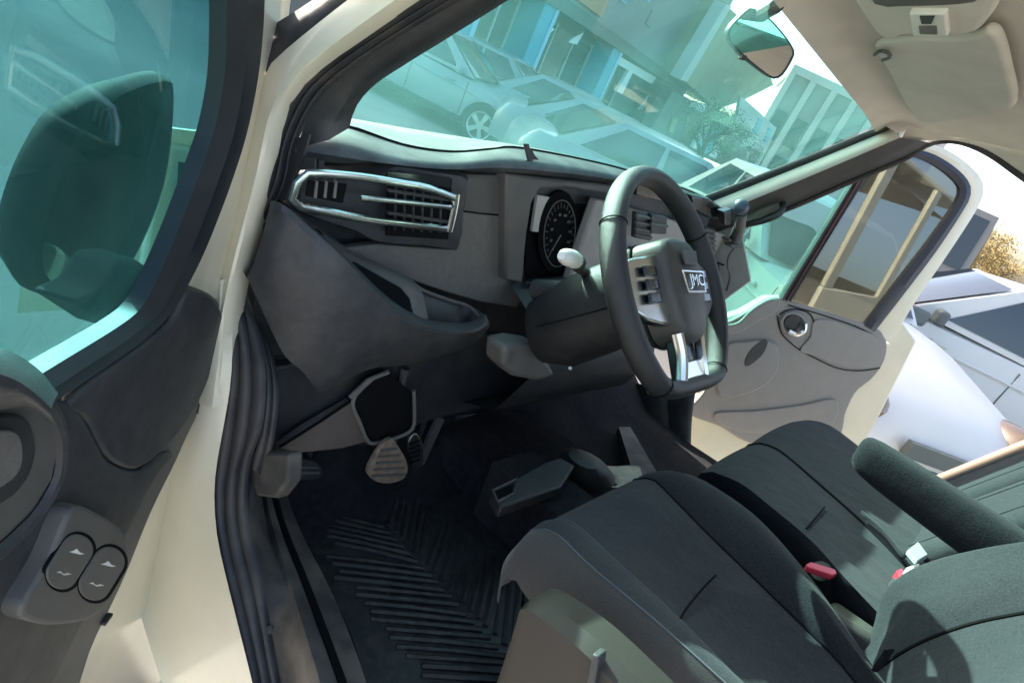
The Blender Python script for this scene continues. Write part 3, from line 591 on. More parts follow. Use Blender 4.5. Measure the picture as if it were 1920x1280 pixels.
# ---- driver seat
def pz(l): return cr([U(a, b, Z=z) for a, b, z in l], 26)
def front(c, dy=.035, dz=.13): return [c[0]+Vector((0, dy*.6, -dz)), c[0]+Vector((0, dy, -dz*.5)), c[0]+Vector((0, dy*.62, -dz*.14))]+c
q0 = front(pz([(968, 1088, .80), (992, 1124, .79), (1060, 1178, .79), (1190, 1282, .79), (1240, 1330, .79), (1330, 1420, .79)]), .02, .06)
q1 = front(pz([(1022, 992, .878), (1052, 1008, .893), (1112, 1066, .90), (1220, 1156, .905), (1330, 1254, .91), (1380, 1300, .91), (1500, 1420, .91)]))
q2 = front(pz([(1058, 974, .882), (1085, 988, .89), (1150, 1048, .89), (1262, 1150, .885), (1402, 1290, .88), (1450, 1340, .88), (1540, 1430, .88)]))
q3 = front(pz([(1140, 932, .89), (1165, 948, .895), (1250, 1040, .887), (1360, 1150, .877), (1490, 1290, .87), (1560, 1360, .87)]))
q4 = front(pz([(1212, 897, .888), (1232, 905, .895), (1330, 1004, .89), (1440, 1110, .885), (1560, 1228, .88), (1600, 1275, .88), (1640, 1320, .88)]))
q5 = front(pz([(1262, 884, .895), (1300, 895, .91), (1400, 960, .92), (1500, 1072, .92), (1570, 1172, .915), (1620, 1240, .91), (1660, 1300, .91)]))
q6 = front(pz([(1330, 935, .80), (1360, 950, .79), (1440, 1020, .78), (1530, 1130, .78), (1590, 1220, .78), (1640, 1300, .78), (1680, 1350, .78)]), .02, .06)
def bow(a, b, n, h, d=(0, 0, 1)):
    d = Vector(d); out = []
    for i in range(n+1):
        t = i/n; out.append([p.lerp(q, t)+d*h*(1-(2*t-1)**2)**.8 for p, q in zip(a, b)])
    return out
def mid3(a, m, b, n):
    out = []
    for i in range(n+1):
        t = i/n
        out.append([p*(2*(t-.5)*(t-1))+q*(-4*t*(t-1))+r*(2*t*(t-.5)) for p, q, r in zip(a, m, b)])
    return out
ds = A('driver_seat', loft(mid3(q2, q3, q4, 12)), 'seat', ang=0, label='dark cloth driver seat nearest the open door')
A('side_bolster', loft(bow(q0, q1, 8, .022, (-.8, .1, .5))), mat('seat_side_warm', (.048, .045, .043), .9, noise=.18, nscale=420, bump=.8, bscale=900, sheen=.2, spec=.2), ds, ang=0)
A('side_bolster', loft(bow(q1, q2, 5, .008)), 'seat', ds, ang=0)
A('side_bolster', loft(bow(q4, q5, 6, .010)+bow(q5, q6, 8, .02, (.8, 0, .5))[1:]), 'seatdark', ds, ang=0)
for q in (q1, q2): A('stitching', tube([p+Vector((0, 0, .001)) for p in q], .0014, 5), 'stitch', ds)
A('stitching', tube([p+Vector((0, 0, .001)) for p in q4], .0022, 5), 'hole', ds)
A('cushion_seam', tube(cr([U(1276, 1158, Z=.886), U(1290, 1136, Z=.889), U(1320, 1100, Z=.8905), U(1342, 1078, Z=.8915)], 14), .0018, 6), 'hole', ds)
st = cr(UX([(985, 1132, -.875), (1012, 1124, -.875), (1110, 1190, -.875), (1215, 1290, -.875), (1280, 1360, -.875)]), 20)
st2 = cr(UX([(975, 1142, -.895), (995, 1145, -.895), (1085, 1215, -.895), (1170, 1300, -.895), (1230, 1370, -.895)]), 20)
st3 = cr(UX([(958, 1200, -.89), (966, 1215, -.895), (1020, 1290, -.895), (1080, 1370, -.895), (1130, 1440, -.895)]), 20)
st4 = cr(UX([(925, 1300, -.88), (930, 1320, -.885), (960, 1370, -.885), (1000, 1440, -.885), (1040, 1500, -.885)]), 20)
A('seat_side_trim', loft([[p+Vector((.04, 0, 0)) for p in st], st, st2, st3, st4]), mat('seat_trim_grey', (.036, .031, .026), .55, spec=.3, noise=.08, nscale=12, bump=.4, bscale=900), ds, ang=25)
A('trim_lever', plate(UX([(1110, 1225, -.905), (1122, 1232, -.905), (1112, 1300, -.905), (1098, 1290, -.905)]), (.02, 0, 0)), 'dash', ds, bevel=.002)
A('seat_base', box((-.54, -.30, .62), .36, .36, .24), 'black', ds, bevel=.02)
# backrest
def xc(l): return cr(UX(l), 26)
e0 = xc([(1585, 1250, -.33), (1622, 1215, -.30), (1640, 1165, -.285), (1655, 1112, -.28), (1695, 1074, -.28), (1760, 1047, -.28), (1850, 1026, -.28), (1940, 1012, -.28), (2100, 990, -.28)])
e1 = xc([(1600, 1270, -.36), (1638, 1235, -.33), (1665, 1180, -.325), (1700, 1130, -.325), (1750, 1100, -.325), (1820, 1078, -.325), (1920, 1060, -.325), (2000, 1050, -.325), (2150, 1030, -.325)])
e2 = xc([(1615, 1290, -.40), (1640, 1262, -.385), (1690, 1225, -.385), (1750, 1195, -.385), (1830, 1168, -.385), (1930, 1148, -.385), (2050, 1128, -.385), (2200, 1105, -.385)])
e3 = xc([(1615, 1340, -.52), (1680, 1320, -.52), (1740, 1295, -.52), (1830, 1268, -.52), (1930, 1248, -.52), (2100, 1225, -.52), (2260, 1205, -.52)])
e4 = xc([(1600, 1440, -.72), (1680, 1430, -.72), (1760, 1420, -.72), (1860, 1400, -.72), (2000, 1380, -.72), (2200, 1340, -.72), (2400, 1320, -.72)])
eb = [p+Vector((0, -.16, 0)) for p in e0]
bk = A('backrest', loft(mid3(e2, e3, e4, 10)), 'seat', ds, ang=0)
A('backrest_bolster', loft([eb]+bow(e0, e1, 5, .012, (.7, .5, 0))+bow(e1, e2, 5, .008, (.2, .9, 0))[1:]), 'seat', ds, ang=0)
A('stitching', tube([p+Vector((0, .001, 0)) for p in e2], .0028, 5), 'hole', ds)
A('seat_hinge_cover', box(U(1598, 1185, Z=.84), .05, .10, .05), 'midgrey', ds, bevel=.012)
A('fabric_tag', plate([U(a, b, X=-.50)+Vector((0, .02, 0)) for a, b in ((1690, 1240), (1706, 1238), (1690, 1262), (1672, 1280), (1664, 1278))], (0, .003, 0)), 'seatdark', ds)
# driver seat buckle, armrest
bk_ = A('belt_buckle', plate([U(a, b, Z=.90) for a, b in ((1512, 1056), (1520, 1052), (1566, 1066), (1570, 1074), (1562, 1078), (1514, 1062))], (0, 0, -.012)), 'red', ds, bevel=.002)
A('buckle_stem', tube([U(1540, 1070, Z=.885), U(1545, 1120, Z=.80), U(1560, 1170, Z=.74)], [.02, .022, .018], 10), 'black', ds)
ar = []
for (x, y, rx, rz) in [(1607, 838, .022, .022), (1615, 846, .040, .038), (1650, 872, .046, .044), (1740, 935, .048, .046), (1850, 1010, .050, .050), (1960, 1085, .050, .050), (2080, 1160, .05, .05)]:
    c = U(x, y, X=-.02-.0002*(x-1607)); t = Vector((0, -1, .05)).normalized(); a = Vector((1, 0, 0)); b = Vector((0, 0, 1))
    ar.append([c+a*rx*abs(math.cos(k*math.tau/20))**.7*(1 if math.cos(k*math.tau/20) > 0 else -1)+b*rz*abs(math.sin(k*math.tau/20))**.7*(1 if math.sin(k*math.tau/20) > 0 else -1) for k in range(20)])
A('armrest', loft(ar, True, True), 'seatdark', ds, ang=50, sub=1, label='padded armrest folded down beside the driver seat')
# ---- passenger bench
p0 = front(pz([(1318, 912, .80), (1350, 945, .79), (1420, 1010, .79), (1530, 1110, .79), (1640, 1200, .79), (1700, 1250, .79)]), .02, .06)
p1 = front(pz([(1336, 884, .878), (1388, 905, .895), (1440, 945, .90), (1520, 1012, .90), (1582, 1080, .90), (1648, 1150, .90), (1700, 1200, .90)]))
p2 = front(pz([(1384, 852, .888), (1425, 868, .90), (1490, 925, .90), (1560, 990, .895), (1620, 1050, .89), (1680, 1110, .89), (1740, 1160, .89)]))
p3 = front(pz([(1424, 832, .885), (1462, 846, .893), (1540, 912, .893), (1600, 965, .89), (1660, 1022, .888), (1710, 1075, .886), (1760, 1120, .886)]))
p4 = front(pz([(1462, 806, .89), (1500, 818, .90), (1570, 872, .90), (1630, 925, .897), (1700, 990, .893), (1750, 1040, .89), (1800, 1090, .89)]))
p5 = front(pz([(1500, 789, .885), (1535, 795, .90), (1580, 830, .90), (1650, 890, .90), (1720, 955, .90), (1790, 1015, .90), (1840, 1060, .9)]))
p6 = front(pz([(1545, 800, .80), (1575, 815, .79), (1640, 865, .79), (1720, 930, .79), (1790, 990, .79), (1840, 1040, .79), (1900, 1100, .79)]), .02, .06)
bench = A('passenger_seat', loft(mid3(p1, p2, p3, 10)), 'seat', ang=0, label='dark cloth double passenger seat beyond the driver seat')
A('cushion', loft(mid3([p+Vector((.004, 0, 0)) for p in p3], p4, p5, 10)), 'seat', bench, ang=0)
A('side_bolster', loft(bow(p0, p1, 7, .02, (-.8, 0, .5))), 'seatdark', bench, ang=0)
A('side_bolster', loft(bow(p5, p6, 7, .02, (.8, 0, .5))), 'seatdark', bench, ang=0)
A('piping', tube([p+Vector((0, 0, .0)) for p in p3], .0045, 6), 'hole', bench)
A('cushion_seam', tube(cr([U(1512, 990, Z=.902), U(1530, 970, Z=.902), U(1546, 950, Z=.901)], 8), .0018, 6), 'hole', bench)
A('seat_base', box((.30, -.25, .64), .90, .36, .24), 'black', bench, bevel=.02)
A('seatbelt', loft([cr([U(a, b, Z=.905) for a, b in ((1612, 962), (1640, 985), (1668, 1015), (1692, 1048))], 10), cr([U(a, b, Z=.906) for a, b in ((1616, 956), (1650, 985), (1678, 1016), (1702, 1042))], 10)]), 'seatdark', bench, solid=.003)
bb = A('belt_buckle', plate([U(a, b, Z=.915) for a, b in ((1682, 1068), (1690, 1064), (1708, 1080), (1702, 1090), (1688, 1082))], (0, 0, -.02)), 'red', bench, bevel=.002)
A('buckle_plate', plate([U(a, b, Z=.93) for a, b in ((1700, 1062), (1724, 1054), (1728, 1070), (1708, 1080))], (0, 0, -.02)), 'white', bench, bevel=.003)
A('buckle_tongue', plate([U(a, b, Z=.93) for a, b in ((1702, 1030), (1722, 1014), (1742, 1040), (1720, 1052))], (0, 0, -.012)), mat('grey_buckle', (.35, .37, .38), .4), bench, bevel=.003)
A('buckle_stem', tube([U(1695, 1082, Z=.905), U(1670, 1115, Z=.88), U(1645, 1145, Z=.85)], .014, 8), 'black', bench)
for xa, xb in ((.06, .43), (.46, .85)):
    rows = []
    for i in range(12):
        t = i/11; z = .80+.66*t; yf = -.56-.60*(z-.95); wv = (xb-xa)/2*(1-.10*t**3-.25*max(0, t-.9)*10*.4); dv = .075*(1-.5*max(0, t-.9)*10*.6); xc_ = (xa+xb)/2
        row = []
        for q in range(28):
            a = q*math.tau/28; ca_, sa_ = math.cos(a), math.sin(a)
            px_ = wv*abs(ca_)**.45*(1 if ca_ > 0 else -1); py_ = dv*abs(sa_)**.6*(1 if sa_ > 0 else -1)
            if sa_ > 0: py_ -= .022*(1-(px_/wv)**2)
            row.append(Vector((xc_+px_, yf-dv+py_, z+.35*py_)))
        rows.append(row)
    A('backrest', loft(rows, True, True), 'seat', bench, ang=60, sub=1)
for xs_ in (.14, .35, .545, .765):
    A('backrest_seam', tube([Vector((xs_, -.556-.60*(z-.95)-.012, z)) for z in (.84, .95, 1.1, 1.25, 1.36)], .004, 6), 'hole', bench)
A('backrest_edge', tube([Vector((.862, -.575-.60*(z-.95), z)) for z in (.84, .95, 1.1, 1.25, 1.40)], .022, 10), mat('tan_edge', (.17, .12, .085), .7), bench)
# ---- driver door
dd = A('driver_door', plate(D([(345, 530), (402, 552), (428, 590), (432, 660), (400, 790), (385, 900), (330, 1000), (290, 1100), (330, 1330), (-120, 1330), (-120, 920), (95, 770), (220, 700), (300, 640)], -.03), -DN*.07), 'cream', bevel=.01, label='driver door swung open with two window switches on its grey trim')
fi = D([(426, -30), (425, 60), (420, 150), (403, 240), (380, 310), (352, 385), (326, 452), (296, 520), (266, 575), (222, 612), (95, 690), (-90, 805)])
fo = D([(494, -30), (490, 60), (479, 150), (458, 250), (430, 340), (398, 425), (372, 485), (348, 530), (318, 580), (256, 640), (112, 738), (-80, 862)])
fi, fo = cr(fi, 50), cr(fo, 50)
A('window_seal', loft([[p-DN*.02 for p in fi], fi, [a.lerp(b, .3)+DN*.012 for a, b in zip(fi, fo)], [a.lerp(b, .5)+DN*.004 for a, b in zip(fi, fo)], [a.lerp(b, .75)+DN*.012 for a, b in zip(fi, fo)], fo, [p-DN*.03 for p in fo]]), 'frameblack', dd, ang=40)
fe = cr(D([(548, -30), (540, 40), (524, 140), (500, 250), (468, 365), (440, 450), (422, 520), (408, 565)], -.012), 50)
fo2 = cr(D([(492, -30), (488, 60), (477, 150), (456, 250), (428, 340), (396, 425), (370, 485), (345, 532)], -.004), 50)
A('door_frame', loft([[p-DN*.02 for p in fo2], fo2, [a.lerp(b, .5)+DN*.004 for a, b in zip(fo2, fe)], fe, [p-DN*.05 for p in fe]]), 'cream', dd)
GN = Vector((math.cos(R_(41)), -math.sin(R_(41)), 0)); go_ = D([(170, 400)], -.010)[0]
gl = [U(a, b, pl=(GN, go_)) for a, b in [(440, -60), (432, 60), (428, 150), (410, 250), (386, 325), (358, 398), (332, 465), (300, 535), (270, 582), (226, 620), (100, 700), (-160, 850), (-160, -60)]]
A('window', plate(gl, -DN*.004), 'sideglass', dd, smooth=False)
tp = D([(346, 536), (372, 538), (400, 552), (420, 575), (428, 600), (420, 650), (388, 745), (352, 820), (330, 870), (286, 960), (235, 1085), (180, 1200), (120, 1330), (-120, 1330), (-120, 850), (120, 745), (262, 640), (322, 590)], .0)
A('door_trim', plate(cr(tp, 90, True), -DN*.03), 'midgrey', dd, bevel=.01, seg=3)
up = D([(350, 548), (372, 546), (396, 556), (414, 578), (420, 602), (412, 650), (382, 735), (345, 800), (300, 850), (255, 880), (205, 860), (165, 790), (130, 755), (265, 652), (326, 600)], .010)
A('trim_upper', plate(cr(up, 70, True), -DN*.012), 'dash', dd, bevel=.006, seg=3)
dk = D([(120, 752), (170, 800), (205, 862), (262, 884), (300, 855), (330, 850), (290, 900), (262, 955), (235, 1010), (150, 1180), (60, 1330), (-120, 1330), (-120, 800)], .010)
A('trim_lower', plate(cr(dk, 70, True), -DN*.012), 'dash', dd, bevel=.006)
# pull handle surround, arm-rest ledge, pull
lg = []
for off, l in ((.0, [(-80, 640), (10, 655), (70, 690), (112, 735)]), (.05, [(-80, 650), (0, 664), (60, 700), (104, 745)]), (.075, [(-80, 690), (0, 700), (50, 725), (95, 765)]), (.07, [(-80, 740), (0, 745), (50, 755), (96, 790)]), (.03, [(-80, 775), (0, 768), (55, 765), (110, 800)])):
    lg.append(cr(D(l, off), 16))
A('armrest_ledge', loft(lg), 'dash', dd, ang=60, sub=1)
hs = cr(D([(-60, 748), (20, 744), (78, 752), (108, 800), (114, 850), (104, 900), (66, 965), (0, 1030), (-60, 1075)], .012), 30)
A('pull_surround', tube(hs, .0075, 8), 'dash', dd)
A('pull_cavity', plate(D([(-80, 760), (20, 752), (74, 760), (100, 802), (106, 850), (96, 898), (60, 956), (-4, 1018), (-80, 1066)], .012), -DN*.004), 'midgrey', dd)
A('door_pull', plate(cr(D([(-60, 790), (0, 778), (48, 782), (66, 815), (68, 855), (52, 900), (14, 940), (-60, 975)], .020), 40), -DN*.006), 'black', dd, bevel=.003)
A('pull_grip', plate(cr(D([(-60, 812), (0, 806), (34, 812), (44, 845), (36, 885), (0, 915), (-60, 940)], .024), 40), -DN*.003), 'fascia', dd, bevel=.002)
# window switches
spn = D([(132, 962), (150, 950), (168, 953), (226, 987), (240, 1022), (238, 1062), (205, 1128), (165, 1162), (100, 1172), (52, 1162), (42, 1148), (48, 1130), (95, 1050)], .030)
sp2 = A('switch_panel', plate(cr(spn, 60, True), -DN*.028), 'midgrey', dd, bevel=.006, seg=3)
def capsule(x0, y0, x1, y1, w, off):
    d = Vector((x1-x0, y1-y0)).normalized(); nn = Vector((-d.y, d.x)); pts = []
    for k in range(13):
        a = math.pi*k/12; v = nn*math.cos(a)*w-d*math.sin(a)*w; pts.append((x0+v.x, y0+v.y))
    for k in range(13):
        a = math.pi*k/12; v = -nn*math.cos(a)*w+d*math.sin(a)*w; pts.append((x1+v.x, y1+v.y))
    return D(pts, off)
for (x0, y0), (x1, y1) in (((147, 1030), (118, 1076)), ((206, 1053), (179, 1097))):
    A('switch_rim', plate(capsule(x0, y0, x1, y1, 34, .0304), -DN*.003), 'hole', dd)
    s = A('window_switch', plate(capsule(x0, y0, x1, y1, 28.5, .0325), -DN*.004), 'midgrey', dd, bevel=.001)
    for (cx, cy, u_) in ((x0-3, y0+4, -1), (x1+2, y1-4, 1)):
        A('arrow_mark', plate(D([(cx-14, cy), (cx-6, cy-2), (cx, cy+6*u_), (cx+6, cy+1), (cx+15, cy+4), (cx+6, cy+5), (cx-6, cy+2)], .0327), -DN*.0004), 'icon' if u_ < 0 else 'white', dd, smooth=False)
A('screw_cover', box(D([(200, 1160)], .004)[0], .02, .006, .008, frame_of(DN)), 'black', dd, bevel=.001)
A('hinge_bracket', box(D([(392, 735)], .005)[0], .014, .02, .03, frame_of(DN)), 'black', dd, bevel=.002)
A('hinge_bracket', box(D([(378, 765)], .005)[0], .012, .02, .02, frame_of(DN)), 'black', dd, bevel=.002)
# door mirror outside, seen through the glass
dm_ = cr(D([(40, 470), (62, 380), (95, 300), (140, 220), (195, 175), (255, 148), (308, 140), (316, 170), (310, 270), (295, 350), (262, 440), (225, 505), (180, 545), (120, 560), (65, 545), (42, 515)], -.20), 48, True)
dcn = sum(dm_, Vector())/len(dm_)
A('door_mirror', loft([[dcn.lerp(p, .96)+DN*.012 for p in dm_], dm_, [p-DN*.015 for p in dm_], [dcn.lerp(p, .86)-DN*.05 for p in dm_], [dcn.lerp(p, .5)-DN*.085 for p in dm_]], True, True), mat('mirror_black', (.008, .009, .010), .85, spec=.2), dd)
M['mirror_black'] = bpy.data.materials['mirror_black']
A('mirror_glass', plate([dcn.lerp(p, .9)+DN*.0135 for p in dm_], -DN*.001), mat('dark_mirror', (.03, .045, .05), .05, metal=.9), dd, smooth=False)
A('mirror_base', plate(D([(232, 492), (262, 488), (282, 500), (284, 545), (225, 622), (150, 570), (200, 545)], -.06), -DN*.06), M['mirror_black'], dd, bevel=.01)
# ---- passenger door
pdr = A('passenger_door', plate(Pd([(1290, 772), (1320, 720), (1345, 640), (1362, 596), (1390, 588), (1440, 560), (1470, 560), (1640, 614), (1664, 642), (1690, 600), (1720, 640), (1650, 780), (1580, 900), (1450, 910), (1300, 890)], -.03), -PN*.07), 'cream', bevel=.01, label='passenger door standing open with pale grey trim')
tr = Pd([(1292, 775), (1320, 735), (1346, 680), (1356, 640), (1350, 612), (1376, 600), (1402, 585), (1440, 562), (1472, 562), (1560, 588), (1640, 614), (1660, 632), (1664, 655), (1655, 685), (1634, 712), (1606, 735), (1588, 770), (1560, 832), (1420, 834), (1350, 800)], 0)
A('door_trim', plate(cr(tr, 90, True), -PN*.03), 'trim', pdr, bevel=.008, seg=3)
A('trim_shelf', plate(cr(Pd([(1350, 612), (1384, 606), (1412, 580), (1444, 562), (1464, 566), (1452, 588), (1410, 610), (1388, 624), (1362, 626)], .02), 30, True), -PN*.02), 'trim', pdr, bevel=.006)
def pdl(n_, l, r, m, off=.003, cl=False): return A(n_, tube(cr(Pd(l, off), 30, cl), r, 6, closed=cl), m, pdr)
pdl('trim_seam', [(1458, 592), (1464, 622), (1482, 642), (1500, 656), (1530, 672), (1570, 690), (1610, 695), (1650, 690)], .0022, 'hole', .003)
pdl('trim_seam', [(1462, 590), (1475, 582), (1495, 580), (1518, 588), (1526, 606), (1520, 630), (1500, 655)], .0022, 'hole', .003)
pdl('trim_seam', [(1478, 572), (1540, 590), (1600, 610), (1634, 626)], .0022, 'hole', .003)
A('armrest_bulge', plate(cr(Pd([(1362, 650), (1400, 640), (1446, 640), (1462, 660), (1456, 700), (1430, 726), (1390, 742), (1352, 744), (1345, 700)], .012), 40, True), -PN*.014), 'trim', pdr, bevel=.010, seg=4)
A('trim_inset', plate(cr(Pd([(1500, 658), (1520, 630), (1526, 602), (1560, 600), (1600, 614), (1640, 628), (1654, 650), (1648, 684), (1608, 690), (1570, 685), (1530, 668)], .006), 50, True), -PN*.008), 'trim', pdr, bevel=.004, seg=3)
A('map_pocket', plate(cr(Pd([(1340, 775), (1420, 770), (1500, 760), (1570, 750), (1560, 800), (1500, 812), (1420, 812), (1360, 800)], .010), 40, True), -PN*.012), 'trim', pdr, bevel=.008, seg=3)
ph = A('handle_cup', tube(cr(Pd([(1466, 600), (1476, 588), (1494, 588), (1508, 600), (1510, 618), (1500, 630), (1482, 626), (1468, 614)], .004), 24, True), .008, 8, closed=True), 'trim', pdr)
bmx = bmesh.new(); b_disc(bmx, Pd([(1484, 604)], .004)[0], .035, PN, .01, 20); A('handle_cup', bmx, 'black', pdr, bevel=.003)
A('door_handle', tube(cr(Pd([(1478, 620), (1492, 626), (1506, 620), (1508, 606)], .02), 12), .012, 8), 'chrome', pdr)
A('pull_recess', plate(cr(Pd([(1396, 682), (1402, 664), (1416, 648), (1434, 636), (1440, 642), (1432, 662), (1416, 678), (1402, 687)], .0145), 24, True), -PN*.004), 'dash', pdr, bevel=.002)
# quarter glass, division bar, main window, frame
A('quarter_window', plate(Pd([(1300, 470), (1378, 418), (1612, 318), (1466, 566), (1440, 568), (1395, 596), (1330, 610)], -.012), -PN*.0005), 'quarter', pdr, smooth=False)
dv0 = cr(Pd([(1630, 290), (1604, 332), (1540, 436), (1464, 560)]), 12); dv1 = cr(Pd([(1650, 290), (1624, 326), (1556, 440), (1480, 564)]), 12)
A('division_bar', loft([[p-PN*.03 for p in dv0], [p+PN*.008 for p in dv0], [a.lerp(b, .5)+PN*.002 for a, b in zip(dv0, dv1)], [p+PN*.008 for p in dv1], [p-PN*.03 for p in dv1]]), 'rubber', pdr)
A('division_trim', tube([a.lerp(b, .6)+PN*.008 for a, b in zip(dv0, dv1)], .004, 6), mat('red_brown', (.09, .03, .025), .6), pdr)
wi = Pd([(1482, 566), (1560, 438), (1622, 338), (1642, 305), (1690, 294), (1732, 300), (1770, 322), (1796, 346), (1800, 362), (1790, 385), (1740, 455), (1680, 532), (1620, 610)])
wo = Pd([(1476, 566), (1552, 438), (1612, 338), (1630, 285), (1690, 278), (1742, 286), (1786, 310), (1816, 340), (1820, 366), (1806, 395), (1758, 468), (1700, 545), (1640, 622)])
wi, wo = cr(wi, 60), cr(wo, 60)
A('window_seal', loft([[p-PN*.02 for p in wi], wi, [a.lerp(b, .5)+PN*.010 for a, b in zip(wi, wo)], wo, [p-PN*.02 for p in wo]]), mat('navy_rubber', (.03, .032, .045), .5), pdr)
we = cr(Pd([(1650, 255), (1700, 262), (1750, 270), (1800, 296), (1836, 330), (1844, 358), (1830, 395), (1775, 480), (1720, 560), (1668, 645)], -.01), 60)
wo3 = wo[18:]; wo3 = cr(wo3, 60)
A('door_frame', loft([[p-PN*.006 for p in wo3], [a.lerp(b, .5)+PN*.004 for a, b in zip(wo3, we)], we, [p-PN*.05 for p in we]]), 'cream', pdr)
A('window', plate([p-PN*.01 for p in wi], -PN*.0005), 'clearglass', pdr, smooth=False)
# grab handle on the passenger pillar
A('grab_handle', tube(cr(UX([(1468, 372, .90), (1467, 392, .87), (1456, 404, .86), (1430, 414, .86), (1405, 420, .88), (1392, 424, .90)]), 24), .012, 8), 'black')
# ---- loose things in the cab (not fixed to the van)
def cabthing(name, px, label, cat, **k):
    o = bpy.data.objects.new(name, None); COL.objects.link(o); loc = U(*px, **k); o.matrix_world = VT @ Matrix.Translation(loc); tag(o, label, cat); return o, loc
def part(name, bm, m, root, loc, **k): 
    bmesh.ops.translate(bm, vec=-loc, verts=bm.verts); return add(name, bm, M[m] if isinstance(m, str) else m, root, **k)
# rubber floor mat with raised ribs
fm, ml = cabthing('floor_mat', (760, 1060), 'dusty black ribbed rubber mat on the driver floor', 'floor mat', Z=.507)
mo_ = [U(a, b, Z=.51) for a, b in ((540, 905), (700, 900), (850, 900), (985, 1000), (980, 1100), (930, 1340), (700, 1340), (660, 1200), (590, 1050))]
part('mat_base', plate(mo_, (0, 0, .006)), 'matrub', fm, ml)
rj = random.Random(12)
for k in range(24):
    y0 = -.16+.0235*k
    for sgn in (-1, 1):
        a_ = Vector((-.575+sgn*.008, y0, .519)); b_ = Vector((-.575+sgn*(.195 if y0 < .2 else .15), y0+.135, .519))
        if y0 > .36 or b_.y > .47: continue
        part('rib', tube([a_+Vector((rj.uniform(-.003, .003), rj.uniform(-.004, .004), -.001)), a_.lerp(b_, .5), a_.lerp(b_, rj.uniform(.86, 1.0))+Vector((0, 0, -.002))], rj.uniform(.0038, .0052), 6, flat=1.5), 'matrub', fm, ml)
# phone holder on the dash
phh, pl_ = cabthing('phone_holder', (1392, 440), 'black phone holder with a ball joint standing on the dash end', 'phone holder', Y=.36)
YH = .36
def yh(l, y=YH): return [U(a, b, Y=y) for a, b in l]
part('holder_base', plate(yh([(1296, 366), (1330, 372), (1368, 398), (1366, 412), (1330, 410), (1300, 390)], .40), (0, .05, 0)), 'gloss', phh, pl_, bevel=.006)
bmx = bmesh.new(); b_ball(bmx, yh([(1389, 388)])[0], .028); part('ball_joint', bmx, mat('navy_ball', (.05, .07, .10), .35), phh, pl_)
part('arm', tube(cr(yh([(1386, 396), (1386, 420), (1378, 440), (1376, 452)]), 12), .016, 10), 'black', phh, pl_)
part('arm_sleeve', tube(yh([(1391, 402), (1388, 425), (1386, 446)], .35), [.018, .017, .012], 10), 'fascia', phh, pl_)
part('clamp', plate(yh([(1358, 398), (1374, 392), (1376, 420), (1362, 424)]), (0, .03, 0)), 'gloss', phh, pl_, bevel=.004)
part('grip', plate(yh([(1366, 448), (1390, 450), (1388, 456), (1368, 454)]), (0, .03, 0)), 'black', phh, pl_, bevel=.002)
part('grip', plate(yh([(1370, 458), (1394, 460), (1392, 466), (1372, 464)]), (0, .03, 0)), 'black', phh, pl_, bevel=.002)
part('cable', tube(cr(yh([(1376, 466), (1366, 480), (1364, 500), (1368, 520), (1362, 545)]), 20), .003, 6), 'black', phh, pl_)
# paper on the passenger floor
pp, ppl = cabthing('paper_scrap', (1150, 885), 'crumpled pale paper lying on the passenger floor', 'paper', Z=.60)
rnd = random.Random(3); rows = []
for i in range(7):
    rows.append([U(1118+j*14+rnd.uniform(-3, 3), 872+i*7+rnd.uniform(-2, 2), Z=.60+rnd.uniform(0, .025)) for j in range(7)])
part('paper', loft(rows), 'paper', pp, ppl, ang=0, sub=1)
# small tab on the dash seam
tb, tbl = cabthing('strap_clip', (990, 288), 'small black strap clip sticking up from the dash top seam', 'clip', Y=.42)
for l in ([(984, 270), (992, 270), (1000, 302), (992, 304)], [(996, 278), (1004, 292), (1012, 300), (998, 300)], [(988, 300), (996, 302), (992, 312), (984, 306)]):
    part('tab', plate([U(a, b, Y=.40) for a, b in l], (0, .006, 0)), 'black', tb, tbl, bevel=.001)
# ================================================================== the street
def matx(n, c, r=.7, **k): M[n] = mat(n, c, r, **k)
matx('concrete', (.36, .34, .30), .9, noise=.12, nscale=.8, dust=.5, dustcol=(.26, .24, .21), dscale=.5)
matx('wall_grey', (.24, .24, .22), .85, noise=.08, nscale=.6, dust=.3, dustcol=(.32, .31, .28), dscale=.4)
matx('wall_dark', (.10, .115, .10), .6, noise=.15, nscale=1.2)
matx('wall_olive', (.26, .22, .12), .8, noise=.1, nscale=.8)
matx('wall_salmon', (.50, .24, .13), .8, noise=.08, nscale=.6)
matx('wall_pale', (.42, .40, .37), .85, noise=.08, nscale=.05)
matx('wall_tan', (.45, .30, .24), .85, noise=.08, nscale=.05)
matx('blue_panel', (.02, .30, .42), .45, noise=.08, nscale=.7)
matx('blue_pale', (.28, .50, .66), .5, noise=.05)
matx('sign_white', (.72, .72, .68), .5, noise=.04, nscale=2)
matx('shop_glass', (.035, .05, .05), .12, noise=.3, nscale=.7)
matx('brown_leaf', (.22, .155, .05), .9, noise=.4, nscale=2)
matx('green_leaf', (.10, .12, .03), .9, noise=.4, nscale=3)
matx('bark', (.12, .09, .06), .9, noise=.3, nscale=9)
matx('car_silver', (.27, .29, .31), .28, noise=.02, nscale=3, coat=.6)
matx('car_white', (.64, .61, .55), .5, noise=.02, nscale=3, coat=.12)
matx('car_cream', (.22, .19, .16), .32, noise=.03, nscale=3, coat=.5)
matx('car_red', (.17, .05, .035), .35, noise=.05, nscale=3, coat=.5)
matx('car_glass', (.022, .027, .03), .06, spec=.7)
matx('tyre', (.022, .022, .022), .85, noise=.2, nscale=30)
matx('alloy', (.50, .50, .50), .35, metal=.8)
matx('lamp', (.65, .68, .70), .12, noise=.1, nscale=20)
matx('lamp_bronze', (.20, .13, .075), .15, spec=.7, noise=.2, nscale=12)
